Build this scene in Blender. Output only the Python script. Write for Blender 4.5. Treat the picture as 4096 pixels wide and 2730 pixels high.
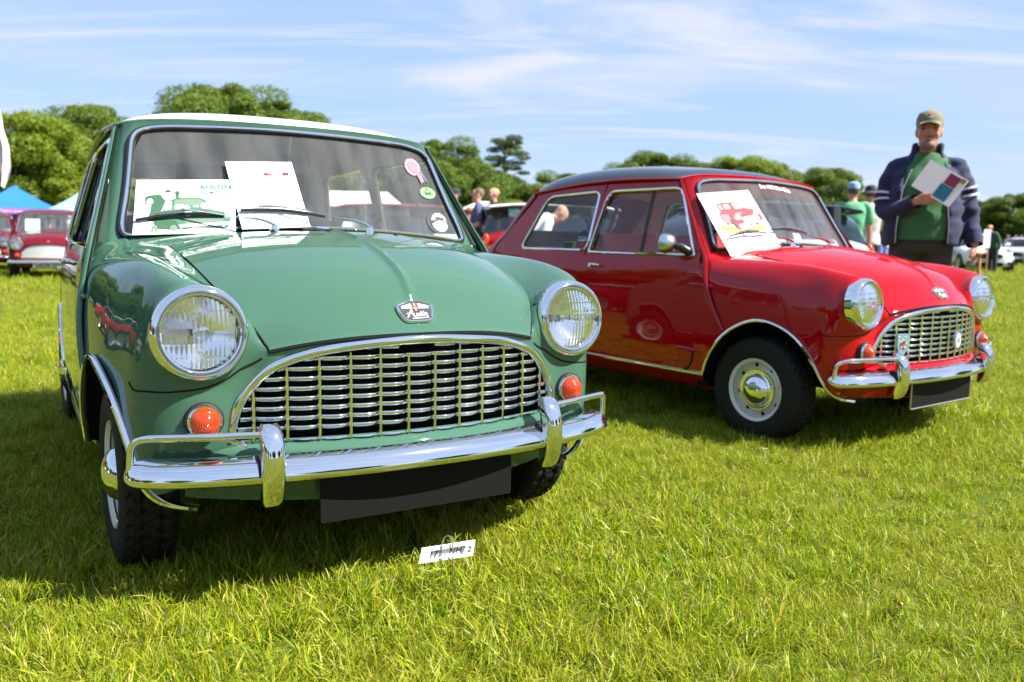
import bpy, bmesh, math, random
import numpy as np
from mathutils import Vector, Matrix, Euler
R = math.radians
random.seed(7); rng = np.random.default_rng(7)
for o in list(bpy.data.objects): bpy.data.objects.remove(o)
SC = bpy.context.scene; COL = SC.collection
# ------------------------------------------------------------------ camera
F_PX, PITCH, ROLL, CAM_H = 3443.0, R(6.72), R(.97), .896
cam_d = bpy.data.cameras.new('camera'); cam = bpy.data.objects.new('camera', cam_d); COL.objects.link(cam)
cam_d.sensor_width = 36; cam_d.lens = F_PX/4096*36; cam_d.clip_start = .05; cam_d.clip_end = 3000
_f = Vector((0, math.cos(PITCH), -math.sin(PITCH))); _u = Vector((0, math.sin(PITCH), math.cos(PITCH))); _r = Vector((1, 0, 0))
_r2 = _r*math.cos(ROLL)+_u*math.sin(ROLL); _u2 = _u*math.cos(ROLL)-_r*math.sin(ROLL)
cam.matrix_world = Matrix(((_r2.x, _u2.x, -_f.x, 0), (_r2.y, _u2.y, -_f.y, 0), (_r2.z, _u2.z, -_f.z, CAM_H), (0, 0, 0, 1)))
cam_d.dof.use_dof = True; cam_d.dof.focus_distance = 2.15; cam_d.dof.aperture_fstop = 4.0
SC.camera = cam
# ------------------------------------------------------------------ sun, sky, exposure
SUN_AZ, SUN_EL = R(-18.4), R(49)
sd = bpy.data.lights.new('sun', 'SUN'); sd.energy = 5.0; sd.angle = R(.55); sd.color = (1, .955, .88)
sun = bpy.data.objects.new('sun', sd); COL.objects.link(sun)
_sv = Vector((math.cos(SUN_EL)*math.cos(SUN_AZ), math.cos(SUN_EL)*math.sin(SUN_AZ), math.sin(SUN_EL)))
sun.rotation_euler = _sv.to_track_quat('Z', 'Y').to_euler()
SC.view_settings.view_transform = 'Standard'; SC.view_settings.look = 'None'
SC.view_settings.exposure = 1.42; SC.view_settings.gamma = 1
W = bpy.data.worlds.new('World'); SC.world = W; W.use_nodes = True
def build_sky():
    nt = W.node_tree; N = nt.nodes; L = nt.links; N.clear()
    out = N.new('ShaderNodeOutputWorld'); bg = N.new('ShaderNodeBackground'); bg.inputs[1].default_value = .094
    sky = N.new('ShaderNodeTexSky'); sky.sky_type = 'NISHITA'; sky.sun_disc = False
    sky.sun_elevation = SUN_EL; sky.sun_rotation = math.pi/2-SUN_AZ; sky.air_density = 1.0; sky.dust_density = .35; sky.ozone_density = 2.6
    tc = N.new('ShaderNodeTexCoord')
    # thin cirrus: direction projected on a high plane, stretched noise
    sep = N.new('ShaderNodeSeparateXYZ'); L.new(tc.outputs['Generated'], sep.inputs[0])
    zz = N.new('ShaderNodeMath'); zz.operation = 'MAXIMUM'; L.new(sep.outputs[2], zz.inputs[0]); zz.inputs[1].default_value = .02
    zo = N.new('ShaderNodeMath'); zo.operation = 'ADD'; L.new(zz.outputs[0], zo.inputs[0]); zo.inputs[1].default_value = .12
    dx = N.new('ShaderNodeMath'); dx.operation = 'DIVIDE'; L.new(sep.outputs[0], dx.inputs[0]); L.new(zo.outputs[0], dx.inputs[1])
    dy = N.new('ShaderNodeMath'); dy.operation = 'DIVIDE'; L.new(sep.outputs[1], dy.inputs[0]); L.new(zo.outputs[0], dy.inputs[1])
    cb = N.new('ShaderNodeCombineXYZ'); L.new(dx.outputs[0], cb.inputs[0]); L.new(dy.outputs[0], cb.inputs[1])
    def layer(rot, sc, seed, scale, lo, hi, dist):
        mp = N.new('ShaderNodeMapping'); mp.inputs['Rotation'].default_value = (0, 0, R(rot)); mp.inputs['Scale'].default_value = sc
        mp.inputs['Location'].default_value = (seed, seed*.7, 0)
        L.new(cb.outputs[0], mp.inputs[0])
        nz = N.new('ShaderNodeTexNoise'); nz.inputs['Scale'].default_value = scale; nz.inputs['Detail'].default_value = 7
        nz.inputs['Roughness'].default_value = .58; nz.inputs['Distortion'].default_value = dist; L.new(mp.outputs[0], nz.inputs['Vector'])
        mr = N.new('ShaderNodeMapRange'); mr.interpolation_type = 'SMOOTHSTEP'; mr.inputs[1].default_value = lo; mr.inputs[2].default_value = hi
        L.new(nz.outputs['Fac'], mr.inputs[0]); return mr.outputs[0]
    a = layer(24, (.45, 1.5, 1), 15.2, 1.1, .45, .76, 1.6)
    b = layer(-8, (.5, 1.0, 1), 5.5, .8, .40, .80, .9)
    mu = N.new('ShaderNodeMath'); mu.operation = 'MULTIPLY'; L.new(a, mu.inputs[0]); mu.inputs[1].default_value = .85
    ml = N.new('ShaderNodeMath'); ml.operation = 'MULTIPLY'; L.new(b, ml.inputs[0]); ml.inputs[1].default_value = .42
    ad = N.new('ShaderNodeMath'); ad.operation = 'ADD'; ad.use_clamp = True; L.new(mu.outputs[0], ad.inputs[0]); L.new(ml.outputs[0], ad.inputs[1])
    base = N.new('ShaderNodeMix'); base.data_type = 'RGBA'; base.inputs[0].default_value = .80; L.new(sky.outputs[0], base.inputs[6]); base.inputs[7].default_value = (1.78, 2.48, 3.95, 1)
    mix = N.new('ShaderNodeMix'); mix.data_type = 'RGBA'; L.new(ad.outputs[0], mix.inputs[0]); L.new(base.outputs[2], mix.inputs[6])
    mix.inputs[7].default_value = (3.3, 3.45, 4.1, 1)
    L.new(mix.outputs[2], bg.inputs[0]); L.new(bg.outputs[0], out.inputs[0])
build_sky()
# ------------------------------------------------------------------ helpers
def to_np(v): return np.array(v, float)
def nspl(t, P, tt):
    "natural cubic spline through P (n,k) at params t, evaluated at tt"
    t = to_np(t); P = to_np(P); n = len(t)
    if P.ndim == 1: P = P[:, None]
    if n == 2:
        w = ((tt-t[0])/(t[1]-t[0]))[:, None]; return P[0]*(1-w)+P[1]*w
    h = np.diff(t); A = np.zeros((n, n)); B = np.zeros((n, P.shape[1])); A[0, 0] = A[-1, -1] = 1
    for i in range(1, n-1):
        A[i, i-1] = h[i-1]; A[i, i] = 2*(h[i-1]+h[i]); A[i, i+1] = h[i]
        B[i] = 3*((P[i+1]-P[i])/h[i]-(P[i]-P[i-1])/h[i-1])
    c = np.linalg.solve(A, B); i = np.clip(np.searchsorted(t, tt)-1, 0, n-2)
    d = (tt-t[i])[:, None]; hi = h[i][:, None]
    b = (P[i+1]-P[i])/hi-hi*(2*c[i]+c[i+1])/3; dd = (c[i+1]-c[i])/(3*hi)
    return P[i]+b*d+c[i]*d**2+dd*d**3
def curve(P, n, closed=False):
    "smooth curve through points, n samples"
    P = to_np(P)
    if closed:
        k = len(P); P = np.vstack([P[-3:], P, P[:3]])
    d = np.concatenate([[0], np.cumsum(np.sqrt(np.linalg.norm(np.diff(P, axis=0), axis=1))+1e-6)])
    if closed: return nspl(d, P, np.linspace(d[3], d[3+k], n, endpoint=False))
    return nspl(d, P, np.linspace(0, d[-1], n))
def surf(CP, nu, nv):
    "tensor cubic spline surface through a control grid (U,V,3)"
    CP = to_np(CP); U, V, _ = CP.shape
    du = np.linalg.norm(np.diff(CP, axis=0), axis=2).mean(1)**.7; dv = np.linalg.norm(np.diff(CP, axis=1), axis=2).mean(0)**.7
    tu = np.concatenate([[0], np.cumsum(du)]); tv = np.concatenate([[0], np.cumsum(dv)])
    G = nspl(tu, CP.reshape(U, -1), np.linspace(0, tu[-1], nu)).reshape(nu, V, 3)
    G = nspl(tv, G.transpose(1, 0, 2).reshape(V, -1), np.linspace(0, tv[-1], nv)).reshape(nv, nu, 3)
    return G.transpose(1, 0, 2)
def fillet(P, r, n=6, closed=True):
    "polygon with rounded corners (2D or 3D points)"
    P = to_np(P); out = []; m = len(P)
    rr = [r]*m if np.isscalar(r) else r
    for i in range(m):
        if not closed and i in (0, m-1): out.append(P[i]); continue
        a, b, c = P[i-1], P[i], P[(i+1) % m]
        da, dc = a-b, c-b; la, lc = np.linalg.norm(da), np.linalg.norm(dc)
        k = min(rr[i], la*.48, lc*.48); s, e = b+da/la*k, b+dc/lc*k
        for t in np.linspace(0, 1, n): out.append((1-t)**2*s+2*t*(1-t)*b+t*t*e)
    return np.array(out)
def inpoly(pts, poly):
    x, y = pts[:, 0], pts[:, 1]; ins = np.zeros(len(pts), bool); n = len(poly); j = n-1
    for i in range(n):
        xi, yi = poly[i][:2]; xj, yj = poly[j][:2]
        c = ((yi > y) != (yj > y)) & (x < (xj-xi)*(y-yi)/((yj-yi) if yj != yi else 1e-12)+xi)
        ins ^= c; j = i
    return ins
def sstep(a, b, x): t = np.clip((x-a)/(b-a), 0, 1); return t*t*(3-2*t)
class MB:
    "collects shapes, builds ONE mesh object"
    def __init__(s): s.v = []; s.f = []; s.m = []; s.n = 0; s.cur = 0
    def add(s, V, F, m=None):
        V = to_np(V).reshape(-1, 3); s.v.append(V); o = s.n
        for f in F: s.f.append([i+o for i in f]); s.m.append(s.cur if m is None else m)
        s.n += len(V); return s
    def grid(s, G, flip=False, closeu=False, closev=False, keep=None, m=None):
        U, V, _ = G.shape; F = []
        for i in range(U if closeu else U-1):
            for j in range(V if closev else V-1):
                if keep is not None and not keep[i, j]: continue
                a, b, c, d = i*V+j, ((i+1) % U)*V+j, ((i+1) % U)*V+(j+1) % V, i*V+(j+1) % V
                F.append([a, d, c, b] if flip else [a, b, c, d])
        return s.add(G.reshape(-1, 3), F, m)
    def box(s, c, d, rot=None, m=None):
        x, y, z = np.array(d)/2; V = to_np([(i*x, j*y, k*z) for i in (-1, 1) for j in (-1, 1) for k in (-1, 1)])
        if rot is not None: V = V@np.array(Euler(rot).to_matrix()).T
        return s.add(V+to_np(c), [[0, 1, 3, 2], [4, 6, 7, 5], [0, 4, 5, 1], [2, 3, 7, 6], [0, 2, 6, 4], [1, 5, 7, 3]], m)
    def tube(s, P, r, n=10, closed=False, caps=True, flat=None, up=None, m=None):
        "round (or elliptical: flat=(a,b)) tube along points; r scalar or per point"
        P = to_np(P); k = len(P); rr = np.full(k, r) if np.isscalar(r) else to_np(r)
        T = np.gradient(P, axis=0) if not closed else np.roll(P, -1, 0)-np.roll(P, 1, 0)
        T /= np.linalg.norm(T, axis=1)[:, None]+1e-12
        u0 = to_np(up if up is not None else ((0, 0, 1) if abs(T[0][2]) < .9 else (1, 0, 0)))
        G = []; X = u0
        for i in range(k):
            if up is not None: X = u0
            X = X-T[i]*X.dot(T[i]); X = X/(np.linalg.norm(X)+1e-12); Y = np.cross(T[i], X)
            a, b = (1, 1) if flat is None else flat
            an = np.arange(n)*2*math.pi/n
            G.append(P[i]+rr[i]*(a*np.cos(an)[:, None]*X+b*np.sin(an)[:, None]*Y))
        G = np.array(G); s.grid(G, closeu=closed, closev=True, flip=True, m=m)
        if caps and not closed:
            o = s.n-k*n; s.f.append([o+j for j in range(n)]); s.f.append([o+(k-1)*n+j for j in reversed(range(n))]); s.m += [s.cur if m is None else m]*2
        return s
    def lathe(s, prof, n=32, c=(0, 0, 0), axis='x', m=None, flip=False):
        "profile of (axial, radius)"
        pr = to_np(prof); an = np.arange(n)*2*math.pi/n; G = np.zeros((len(pr), n, 3))
        ca, sa = np.cos(an), np.sin(an)
        ax = {'x': (0, 1, 2), 'y': (1, 2, 0), 'z': (2, 0, 1)}[axis]
        G[:, :, ax[0]] = pr[:, 0:1]; G[:, :, ax[1]] = pr[:, 1:2]*ca; G[:, :, ax[2]] = pr[:, 1:2]*sa
        return s.grid(G+to_np(c), closev=True, flip=flip, m=m)
    def loft(s, rings, caps=True, flip=False, m=None):
        G = to_np(rings); k, n, _ = G.shape; s.grid(G, closev=True, flip=flip, m=m)
        if caps:
            o = s.n-k*n; s.f.append([o+j for j in range(n)]); s.f.append([o+(k-1)*n+j for j in reversed(range(n))]); s.m += [s.cur if m is None else m]*2
        return s
    def prism(s, P, d, m=None):
        "planar 3D polygon extruded by vector d"
        P = to_np(P); n = len(P); V = np.vstack([P, P+to_np(d)])
        F = [list(range(n)), list(range(2*n-1, n-1, -1))]+[[i, i+n, (i+1) % n+n, (i+1) % n][::-1] for i in range(n)]
        return s.add(V, F, m)
    def xf(s, M):
        M = np.array(M); s.v = [v@M[:3, :3].T+M[:3, 3] for v in s.v]; return s
    def mesh(s, name, mats, smooth=True, angle=40):
        me = bpy.data.meshes.new(name); V = np.vstack(s.v) if s.v else np.zeros((0, 3))
        me.from_pydata(V.tolist(), [], s.f)
        for m in (mats if isinstance(mats, (list, tuple)) else [mats]): me.materials.append(m)
        if max(s.m, default=0): me.polygons.foreach_set('material_index', s.m)
        if smooth:
            me.polygons.foreach_set('use_smooth', [True]*len(s.f))
            if angle: me.set_sharp_from_angle(angle=R(angle))
        me.update(); return me
    def build(s, name, mats, parent=None, smooth=True, angle=40, recalc=False):
        me = s.mesh(name, mats, smooth, angle)
        if recalc: fixn(me)
        return link(name, me, parent)
def fixn(me):
    bm = bmesh.new(); bm.from_mesh(me); bmesh.ops.recalc_face_normals(bm, faces=bm.faces); bm.to_mesh(me); bm.free()
def link(name, me, parent=None):
    o = bpy.data.objects.new(name, me); COL.objects.link(o)
    if parent is not None: o.parent = parent
    return o
def tag(o, label=None, cat=None, group=None, kind=None):
    for k, v in (('label', label), ('category', cat), ('group', group), ('kind', kind)):
        if v: o[k] = v
    return o
def thing(name, label, cat, loc=(0, 0, 0), rz=0, group=None):
    o = link(name, None); o.location = loc; o.rotation_euler = (0, 0, rz); o.empty_display_size = .1
    return tag(o, label, cat, group)
def kids(o): return [c for c in bpy.data.objects if c.parent is o]
def copy_tree(o, parent=None):
    c = o.copy(); COL.objects.link(c)
    if parent is not None: c.parent = parent
    for ch in kids(o): copy_tree(ch, c)
    return c
def text_mesh(txt, size, font_shear=0, bold=0, spacing=1.0):
    "outline text as triangles (verts, faces) in the xy plane, centred"
    cu = bpy.data.curves.new('text_tmp', 'FONT'); cu.body = txt; cu.size = size; cu.align_x = 'CENTER'; cu.align_y = 'CENTER'
    cu.shear = font_shear; cu.offset = bold; cu.space_character = spacing; cu.resolution_u = 3
    o = bpy.data.objects.new('text_tmp', cu); COL.objects.link(o)
    dg = bpy.context.evaluated_depsgraph_get(); me = bpy.data.meshes.new_from_object(o.evaluated_get(dg))
    V = np.array([v.co[:] for v in me.vertices]).reshape(-1, 3); F = [list(p.vertices) for p in me.polygons]
    bpy.data.objects.remove(o); bpy.data.meshes.remove(me); bpy.data.curves.remove(cu)
    return V, F
# ------------------------------------------------------------------ materials
def mat(name, col, rough=.5, metal=0, coat=0, noise=0, nscale=20, bump=0, bscale=60, spec=.5, sheen=0, trans=None, emit=None, col2=None):
    m = bpy.data.materials.new(name); m.use_nodes = True; nt = m.node_tree; N = nt.nodes; L = nt.links
    b = N['Principled BSDF']; b.inputs['Base Color'].default_value = (*col, 1); b.inputs['Roughness'].default_value = rough
    b.inputs['Metallic'].default_value = metal; b.inputs['Coat Weight'].default_value = coat; b.inputs['Coat Roughness'].default_value = .015
    b.inputs['Specular IOR Level'].default_value = spec
    if sheen: b.inputs['Sheen Weight'].default_value = sheen
    tc = N.new('ShaderNodeTexCoord')
    if noise or col2:
        nz = N.new('ShaderNodeTexNoise'); nz.inputs['Scale'].default_value = nscale; nz.inputs['Detail'].default_value = 5; L.new(tc.outputs['Object'], nz.inputs['Vector'])
        mx = N.new('ShaderNodeMix'); mx.data_type = 'RGBA'; c2 = col2 or tuple(c*(1-noise) for c in col)
        mx.inputs[6].default_value = (*col, 1); mx.inputs[7].default_value = (*c2, 1)
        rp = N.new('ShaderNodeMapRange'); rp.inputs[1].default_value = .35; rp.inputs[2].default_value = .65; L.new(nz.outputs['Fac'], rp.inputs[0])
        L.new(rp.outputs[0], mx.inputs[0]); L.new(mx.outputs[2], b.inputs['Base Color'])
    if bump:
        n2 = N.new('ShaderNodeTexNoise'); n2.inputs['Scale'].default_value = bscale; n2.inputs['Detail'].default_value = 4; L.new(tc.outputs['Object'], n2.inputs['Vector'])
        bp = N.new('ShaderNodeBump'); bp.inputs['Strength'].default_value = bump; bp.inputs['Distance'].default_value = .01; L.new(n2.outputs['Fac'], bp.inputs['Height']); L.new(bp.outputs[0], b.inputs['Normal'])
    return m
def paint(name, col):
    "solid car enamel under clear lacquer with faint orange peel and polish marks"
    m = mat(name, col, rough=.4, coat=1, spec=0); nt = m.node_tree; N = nt.nodes; L = nt.links; b = N['Principled BSDF']
    tc = N['Texture Coordinate']
    n = N.new('ShaderNodeTexNoise'); n.inputs['Scale'].default_value = 9; n.inputs['Detail'].default_value = 2; L.new(tc.outputs['Object'], n.inputs['Vector'])
    bp = N.new('ShaderNodeBump'); bp.inputs['Strength'].default_value = .035; bp.inputs['Distance'].default_value = .02; L.new(n.outputs['Fac'], bp.inputs['Height'])
    L.new(bp.outputs[0], b.inputs['Coat Normal'])
    n2 = N.new('ShaderNodeTexNoise'); n2.inputs['Scale'].default_value = 3; n2.inputs['Detail'].default_value = 6; L.new(tc.outputs['Object'], n2.inputs['Vector'])
    mr = N.new('ShaderNodeMapRange'); mr.inputs[3].default_value = .01; mr.inputs[4].default_value = .05; L.new(n2.outputs['Fac'], mr.inputs[0]); L.new(mr.outputs[0], b.inputs['Coat Roughness'])
    return m
def glass(name, tint=(1, 1, 1), refl=1.0, dust_haze=0):
    m = bpy.data.materials.new(name); m.use_nodes = True; nt = m.node_tree; N = nt.nodes; L = nt.links; N.clear()
    out = N.new('ShaderNodeOutputMaterial'); tr = N.new('ShaderNodeBsdfTransparent'); gl = N.new('ShaderNodeBsdfGlossy'); mx = N.new('ShaderNodeMixShader')
    tr.inputs[0].default_value = (*tint, 1); gl.inputs['Roughness'].default_value = .005
    ge = N.new('ShaderNodeNewGeometry'); dt = N.new('ShaderNodeVectorMath'); dt.operation = 'DOT_PRODUCT'; L.new(ge.outputs['Normal'], dt.inputs[0]); L.new(ge.outputs['Incoming'], dt.inputs[1])
    ab = N.new('ShaderNodeMath'); ab.operation = 'ABSOLUTE'; L.new(dt.outputs['Value'], ab.inputs[0]); om = N.new('ShaderNodeMath'); om.operation = 'SUBTRACT'; om.inputs[0].default_value = 1; L.new(ab.outputs[0], om.inputs[1])
    pw = N.new('ShaderNodeMath'); pw.operation = 'POWER'; pw.inputs[1].default_value = 5; L.new(om.outputs[0], pw.inputs[0])
    mu = N.new('ShaderNodeMath'); mu.operation = 'MULTIPLY_ADD'; mu.use_clamp = True; mu.inputs[1].default_value = .92; mu.inputs[2].default_value = .075*refl; L.new(pw.outputs[0], mu.inputs[0])
    L.new(mu.outputs[0], mx.inputs[0]); L.new(tr.outputs[0], mx.inputs[1]); L.new(gl.outputs[0], mx.inputs[2]); L.new(mx.outputs[0], out.inputs[0])
    if dust_haze:                                                              # smeary dusty film, its pale colour adding a veil of sky haze
        df = N.new('ShaderNodeBsdfDiffuse'); df.inputs[0].default_value = (.75, .75, .74, 1); m2 = N.new('ShaderNodeMixShader'); tc = N.new('ShaderNodeTexCoord'); mp = N.new('ShaderNodeMapping'); mp.inputs['Scale'].default_value = (2, 5, .7); mp.inputs['Rotation'].default_value = (.5, 0, 0)
        nz = N.new('ShaderNodeTexNoise'); nz.inputs['Scale'].default_value = 3; nz.inputs['Detail'].default_value = 6; L.new(tc.outputs['Object'], mp.inputs[0]); L.new(mp.outputs[0], nz.inputs['Vector'])
        mr = N.new('ShaderNodeMapRange'); mr.inputs[1].default_value = .3; mr.inputs[2].default_value = .75; mr.inputs[3].default_value = dust_haze*.55; mr.inputs[4].default_value = dust_haze*1.6; L.new(nz.outputs['Fac'], mr.inputs[0])
        L.new(mr.outputs[0], m2.inputs[0]); L.new(mx.outputs[0], m2.inputs[1]); L.new(df.outputs[0], m2.inputs[2]); L.new(m2.outputs[0], out.inputs[0])
    return m
M = {}
M['green'] = paint('green_enamel', (.046, .112, .074)); M['red'] = paint('red_enamel', (.335, .0013, .0048)); M['maroon'] = paint('dark_red_enamel', (.12, .004, .008))
M['cream'] = paint('cream_enamel', (.78, .75, .62)); M['black'] = paint('black_enamel', (.010, .011, .016)); M['white'] = paint('white_enamel', (.80, .81, .80))
M['blue'] = paint('blue_enamel', (.03, .10, .33)); M['silver'] = paint('silver_enamel', (.42, .43, .44)); M['modern_red'] = paint('bright_red_enamel', (.24, .004, .008))
M['chrome'] = mat('chrome', (.86, .86, .85), rough=.035, metal=1); M['steel'] = mat('brushed_steel', (.55, .55, .55), rough=.32, metal=1)
M['reflector'] = mat('lamp_reflector', (.92, .92, .92), rough=.12, metal=1)
M['rubber'] = mat('black_rubber', (.011, .011, .012), rough=.62, spec=.35); M['tyre'] = mat('tyre_rubber', (.007, .007, .007), rough=.72, spec=.35, noise=.3, nscale=14, bump=.12, bscale=90)
M['dark'] = mat('dark_underside', (.008, .008, .009), rough=.9, spec=.1); M['plastic'] = mat('black_plastic', (.015, .015, .016), rough=.35)
M['cavity'] = mat('black_cavity', (.004, .004, .004), rough=.95, spec=.05)
M['glass'] = glass('window_glass', (.92, .94, .93), dust_haze=.012); M['screen_glass'] = glass('windscreen_glass', (.92, .94, .93), 1.1, dust_haze=.06); M['rim'] = mat('wheel_enamel', (.62, .62, .57), rough=.3, coat=.5)
M['lining'] = mat('grey_headlining', (.74, .66, .56), rough=.9, bump=.1); M['lining_tan'] = mat('tan_headlining', (.72, .54, .38), rough=.9)
M['vinyl_dark'] = mat('dark_seat_vinyl', (.035, .04, .06), rough=.45); M['vinyl_red'] = mat('red_seat_vinyl', (.40, .03, .03), rough=.42); M['vinyl_grey'] = mat('grey_seat_vinyl', (.55, .52, .48), rough=.45)
M['plate'] = mat('blank_black_plate', (.0075, .0075, .007), rough=.6, spec=.12); M['paper'] = mat('white_paper', (.82, .82, .82), rough=.75)
M['seam'] = mat('dark_panel_gap', (.010, .012, .011), rough=.9, spec=.1)
def ink(n, c):
    if n.startswith(('print_', 'sticker_', 'badge_')): c = tuple(min(.72, q*.62) for q in c) if max(c) > .6 and min(c) > .6 else tuple(q*.42 for q in c)
    if n not in M: M[n] = mat(n, c, rough=.7)
    return M[n]
# ------------------------------------------------------------------ small classic saloon (local axes: x forward, y to its left, origin under front axle)
FX = lambda y: .523-.45*np.asarray(y)**2
_YZ = ([.22, .28, .45, .60, .72, .80, .845, .95, 1.10, 1.19, 1.26], [.672, .685, .70, .697, .688, .674, .664, .636, .593, .563, .538])
def side_y(x, z):
    x = np.asarray(x, float); z = np.asarray(z, float); sh = z.shape
    y = nspl(_YZ[0], _YZ[1], z.ravel())[:, 0].reshape(sh)
    return y-.02*(np.clip(-1.35-x, 0, 2)/.8)**2-.004*np.clip(x+.6, 0, 1)-.056*(np.clip(-.45-x, 0, 3)/1.6)**1.3
def gut_z(x): return nspl([-1.84, -1.41, -1.0, -.60], [1.200, 1.236, 1.247, 1.234], np.atleast_1d(x).astype(float))[:, 0]
ARCH = [(-.283, .283), (-.238, .384), (-.169, .475), (-.085, .535), (.021, .572), (.12, .56), (.203, .52), (.268, .45), (.308, .376), (.346, .305), (.376, .266), (.412, .248)]
RARCH = [(-2.036+.295*math.cos(a), .275+.285*math.sin(a)) for a in np.linspace(0, math.pi, 15)]
def bonnet_pt(s, k):
    "bonnet control: s across -1..1, k row 0..7 rear..front"
    sd = [(-.18, .476, .857), (0, .470, .829), (.12, .463, .803), (.25, .450, .765), (.345, .430, .727), (.387, .412, .703), (.418, .396, .677), (.459, .368, .622)]
    cc = [(-.105, .905), (.06, .887), (.2, .862), (.33, .822), (.415, .779), (.452, .742), (.479, .708), (.525, .656)]
    x1, y1, z1 = sd[k]; x0, z0 = cc[k]; a = abs(s); p = 2.6
    return (x0+(x1-x0)*a**2.0, y1*s, z0+(z1-z0)*a**p)
def strip_grid(nu=220, nv=90):
    "wing and front panel of the left half: columns run from the door edge round the lamp to the centre line"
    c = []
    c.append([(-.345, .685, .28), (-.345, .70, .45), (-.345, .697, .60), (-.345, .687, .72), (-.345, .672, .795), (-.338, .642, .846), (-.333, .606, .866), (-.325, .575, .875)])
    c.append([(-.26, .688, .28), (-.26, .702, .45), (-.26, .699, .60), (-.26, .687, .72), (-.26, .660, .796), (-.255, .606, .842), (-.25, .560, .857), (-.245, .523, .866)])
    for x, ys in ((-.18, None), (0, None), (.12, None), (.25, None)):
        b = bonnet_pt(1, {-.18: 0, 0: 1, .12: 2, .25: 3}[x])
        prof = {-.18: [(.69, .28), (.703, .45), (.70, .60), (.686, .72), (.652, .797), (.595, .840), (.535, .850)],
                0: [(.692, .28), (.702, .45), (.695, .60), (.678, .71), (.645, .785), (.588, .834), (.530, .836)],
                .12: [(.68, .28), (.692, .45), (.685, .59), (.668, .70), (.636, .775), (.583, .828), (.525, .822)],
                .25: [(.655, .28), (.668, .44), (.662, .58), (.648, .68), (.622, .755), (.576, .814), (.518, .800)]}[x]
        c.append([(x, y, z) for y, z in prof]+[b])
    c.append([(.355, .622, .28), (.36, .635, .43), (.36, .634, .56), (.358, .625, .66), (.358, .603, .74), (.358, .563, .793), (.358, .503, .777), bonnet_pt(1, 4)])
    c.append([(.405, .572, .30), (.412, .583, .42), (.416, .583, .52), (.414, .582, .61), (.410, .570, .69), (.404, .540, .768), (.400, .485, .757), bonnet_pt(1, 5)])
    c.append([(.432, .50, .36), (.438, .505, .42), (.438, .505, .485), (.434, .500, .55), (.430, .492, .61), (.424, .474, .68), (.420, .440, .715), bonnet_pt(1, 6)])
    c.append([(.446, .43, .395), (.447, .425, .43), (.446, .42, .47), (.444, .416, .51), (.443, .410, .55), (.445, .40, .582), (.452, .385, .605), bonnet_pt(1, 7)])
    for s in (.88, .6, .3, 0):
        b = bonnet_pt(s, 7); z0 = .398
        c.append([(FX(b[1]) if k < 6 else b[0]-.002*(7-k), b[1], z0+(b[2]-z0)*k/7) for k in range(8)])
    m = [[(p[0], -p[1], p[2]) for p in col] for col in c[:-1]]
    return surf(c+m[::-1], nu*2-1, nv)
HL = np.array([.446, .517, .667]); HLT = R(4.5)
def lamp_bulge(G):
    "smooth union of the wing with the tapering lamp bowl"
    for sg in (1, -1):
        c = HL*[1, sg, 1]; ax = np.array([math.cos(HLT), 0, math.sin(HLT)])
        d = G-c; t = d@ax; rad = d-t[..., None]*ax; r = np.linalg.norm(rad, axis=2)+1e-9
        cone = (r-(.107-.10*np.minimum(t, 0)))/math.sqrt(1+.10**2)
        sdf = np.maximum(cone, t+.010)
        k = .022; h = np.clip(.5+.5*(0-sdf)/k, 0, 1)          # smooth union with the skin (distance 0)
        dsp = (np.clip(-sdf, 0, .03)*h+k*h*(1-h))*sstep(-.085, -.035, t)
        du = np.gradient(G, axis=0); dv = np.gradient(G, axis=1); n = np.cross(du, dv); n /= np.linalg.norm(n, axis=2)[..., None]+1e-12
        n *= np.sign((n*(G-np.array([.1, 0, .5]))).sum(2).mean())
        ok = (t > -.16) & (np.abs(G[..., 1]-c[1]) < .2)
        G = G+np.where(ok, dsp, 0)[..., None]*n
    return G
GO = [(.463, .410), (.462, .430), (.449, .488), (.415, .547), (.372, .588), (.335, .607), (.26, .629), (.17, .641), (.06, .649)]
GOUT = np.array([(-y, z) for y, z in GO]+[(0, .650)]+[(y, z) for y, z in GO[::-1]])
def gout_y(z): 
    zz = [p[1] for p in GO]+[.6505]; yy = [p[0] for p in GO]+[0]
    return np.interp(z, zz, yy)
def ws_x(y, z): return -.346-(z-.883)*.622+.06*(1-(y/.58)**2)
WSO = np.array([(-.580, .884), (-.562, .99), (-.531, 1.15), (-.513, 1.203), (-.465, 1.227), (-.30, 1.241), (0, 1.248)])   # outer edge of the screen trim (y, z), bottom to top
WSB = np.array([(-.580, .884), (-.562, .872), (-.52, .876), (-.40, .889), (-.20, .902), (0, .907)])
def ws_outline():
    a = np.vstack([WSB[::-1], WSO[1:]]); b = a[::-1][1:-1]*[-1, 1]
    return curve(np.vstack([a, b]), 120, closed=True)
QWIN = fillet([(-1.842, .862), (-1.665, 1.176), (-1.195, 1.192), (-1.195, .862)], [.045, .06, .05, .06], 7)
DWIN = fillet([(-1.175, .852), (-1.118, 1.190), (-.572, 1.190), (-.392, .852)], [.012, .06, .05, .008], 6)
def on_side(P, off, sg): 
    P = to_np(P); return np.c_[P[:, 0], sg*(side_y(P[:, 0], P[:, 1])+off), P[:, 1]]
def centers(G): return .25*(G[:-1, :-1]+G[1:, :-1]+G[:-1, 1:]+G[1:, 1:])
def snap(G, c, off=.0002):
    "lay a line onto a surface grid"
    g = G.reshape(-1, 3); o = []
    for p in c:
        d = ((g-p)**2).sum(1); i = np.argsort(d)[:6]; w = 1/(d[i]+1e-6); o.append((g[i]*w[:, None]).sum(0)/w.sum())
    o = np.array(o); 
    for _ in range(2): o[1:-1] = (o[:-2]+2*o[1:-1]+o[2:])/4
    return o
_cache = {}
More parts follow.
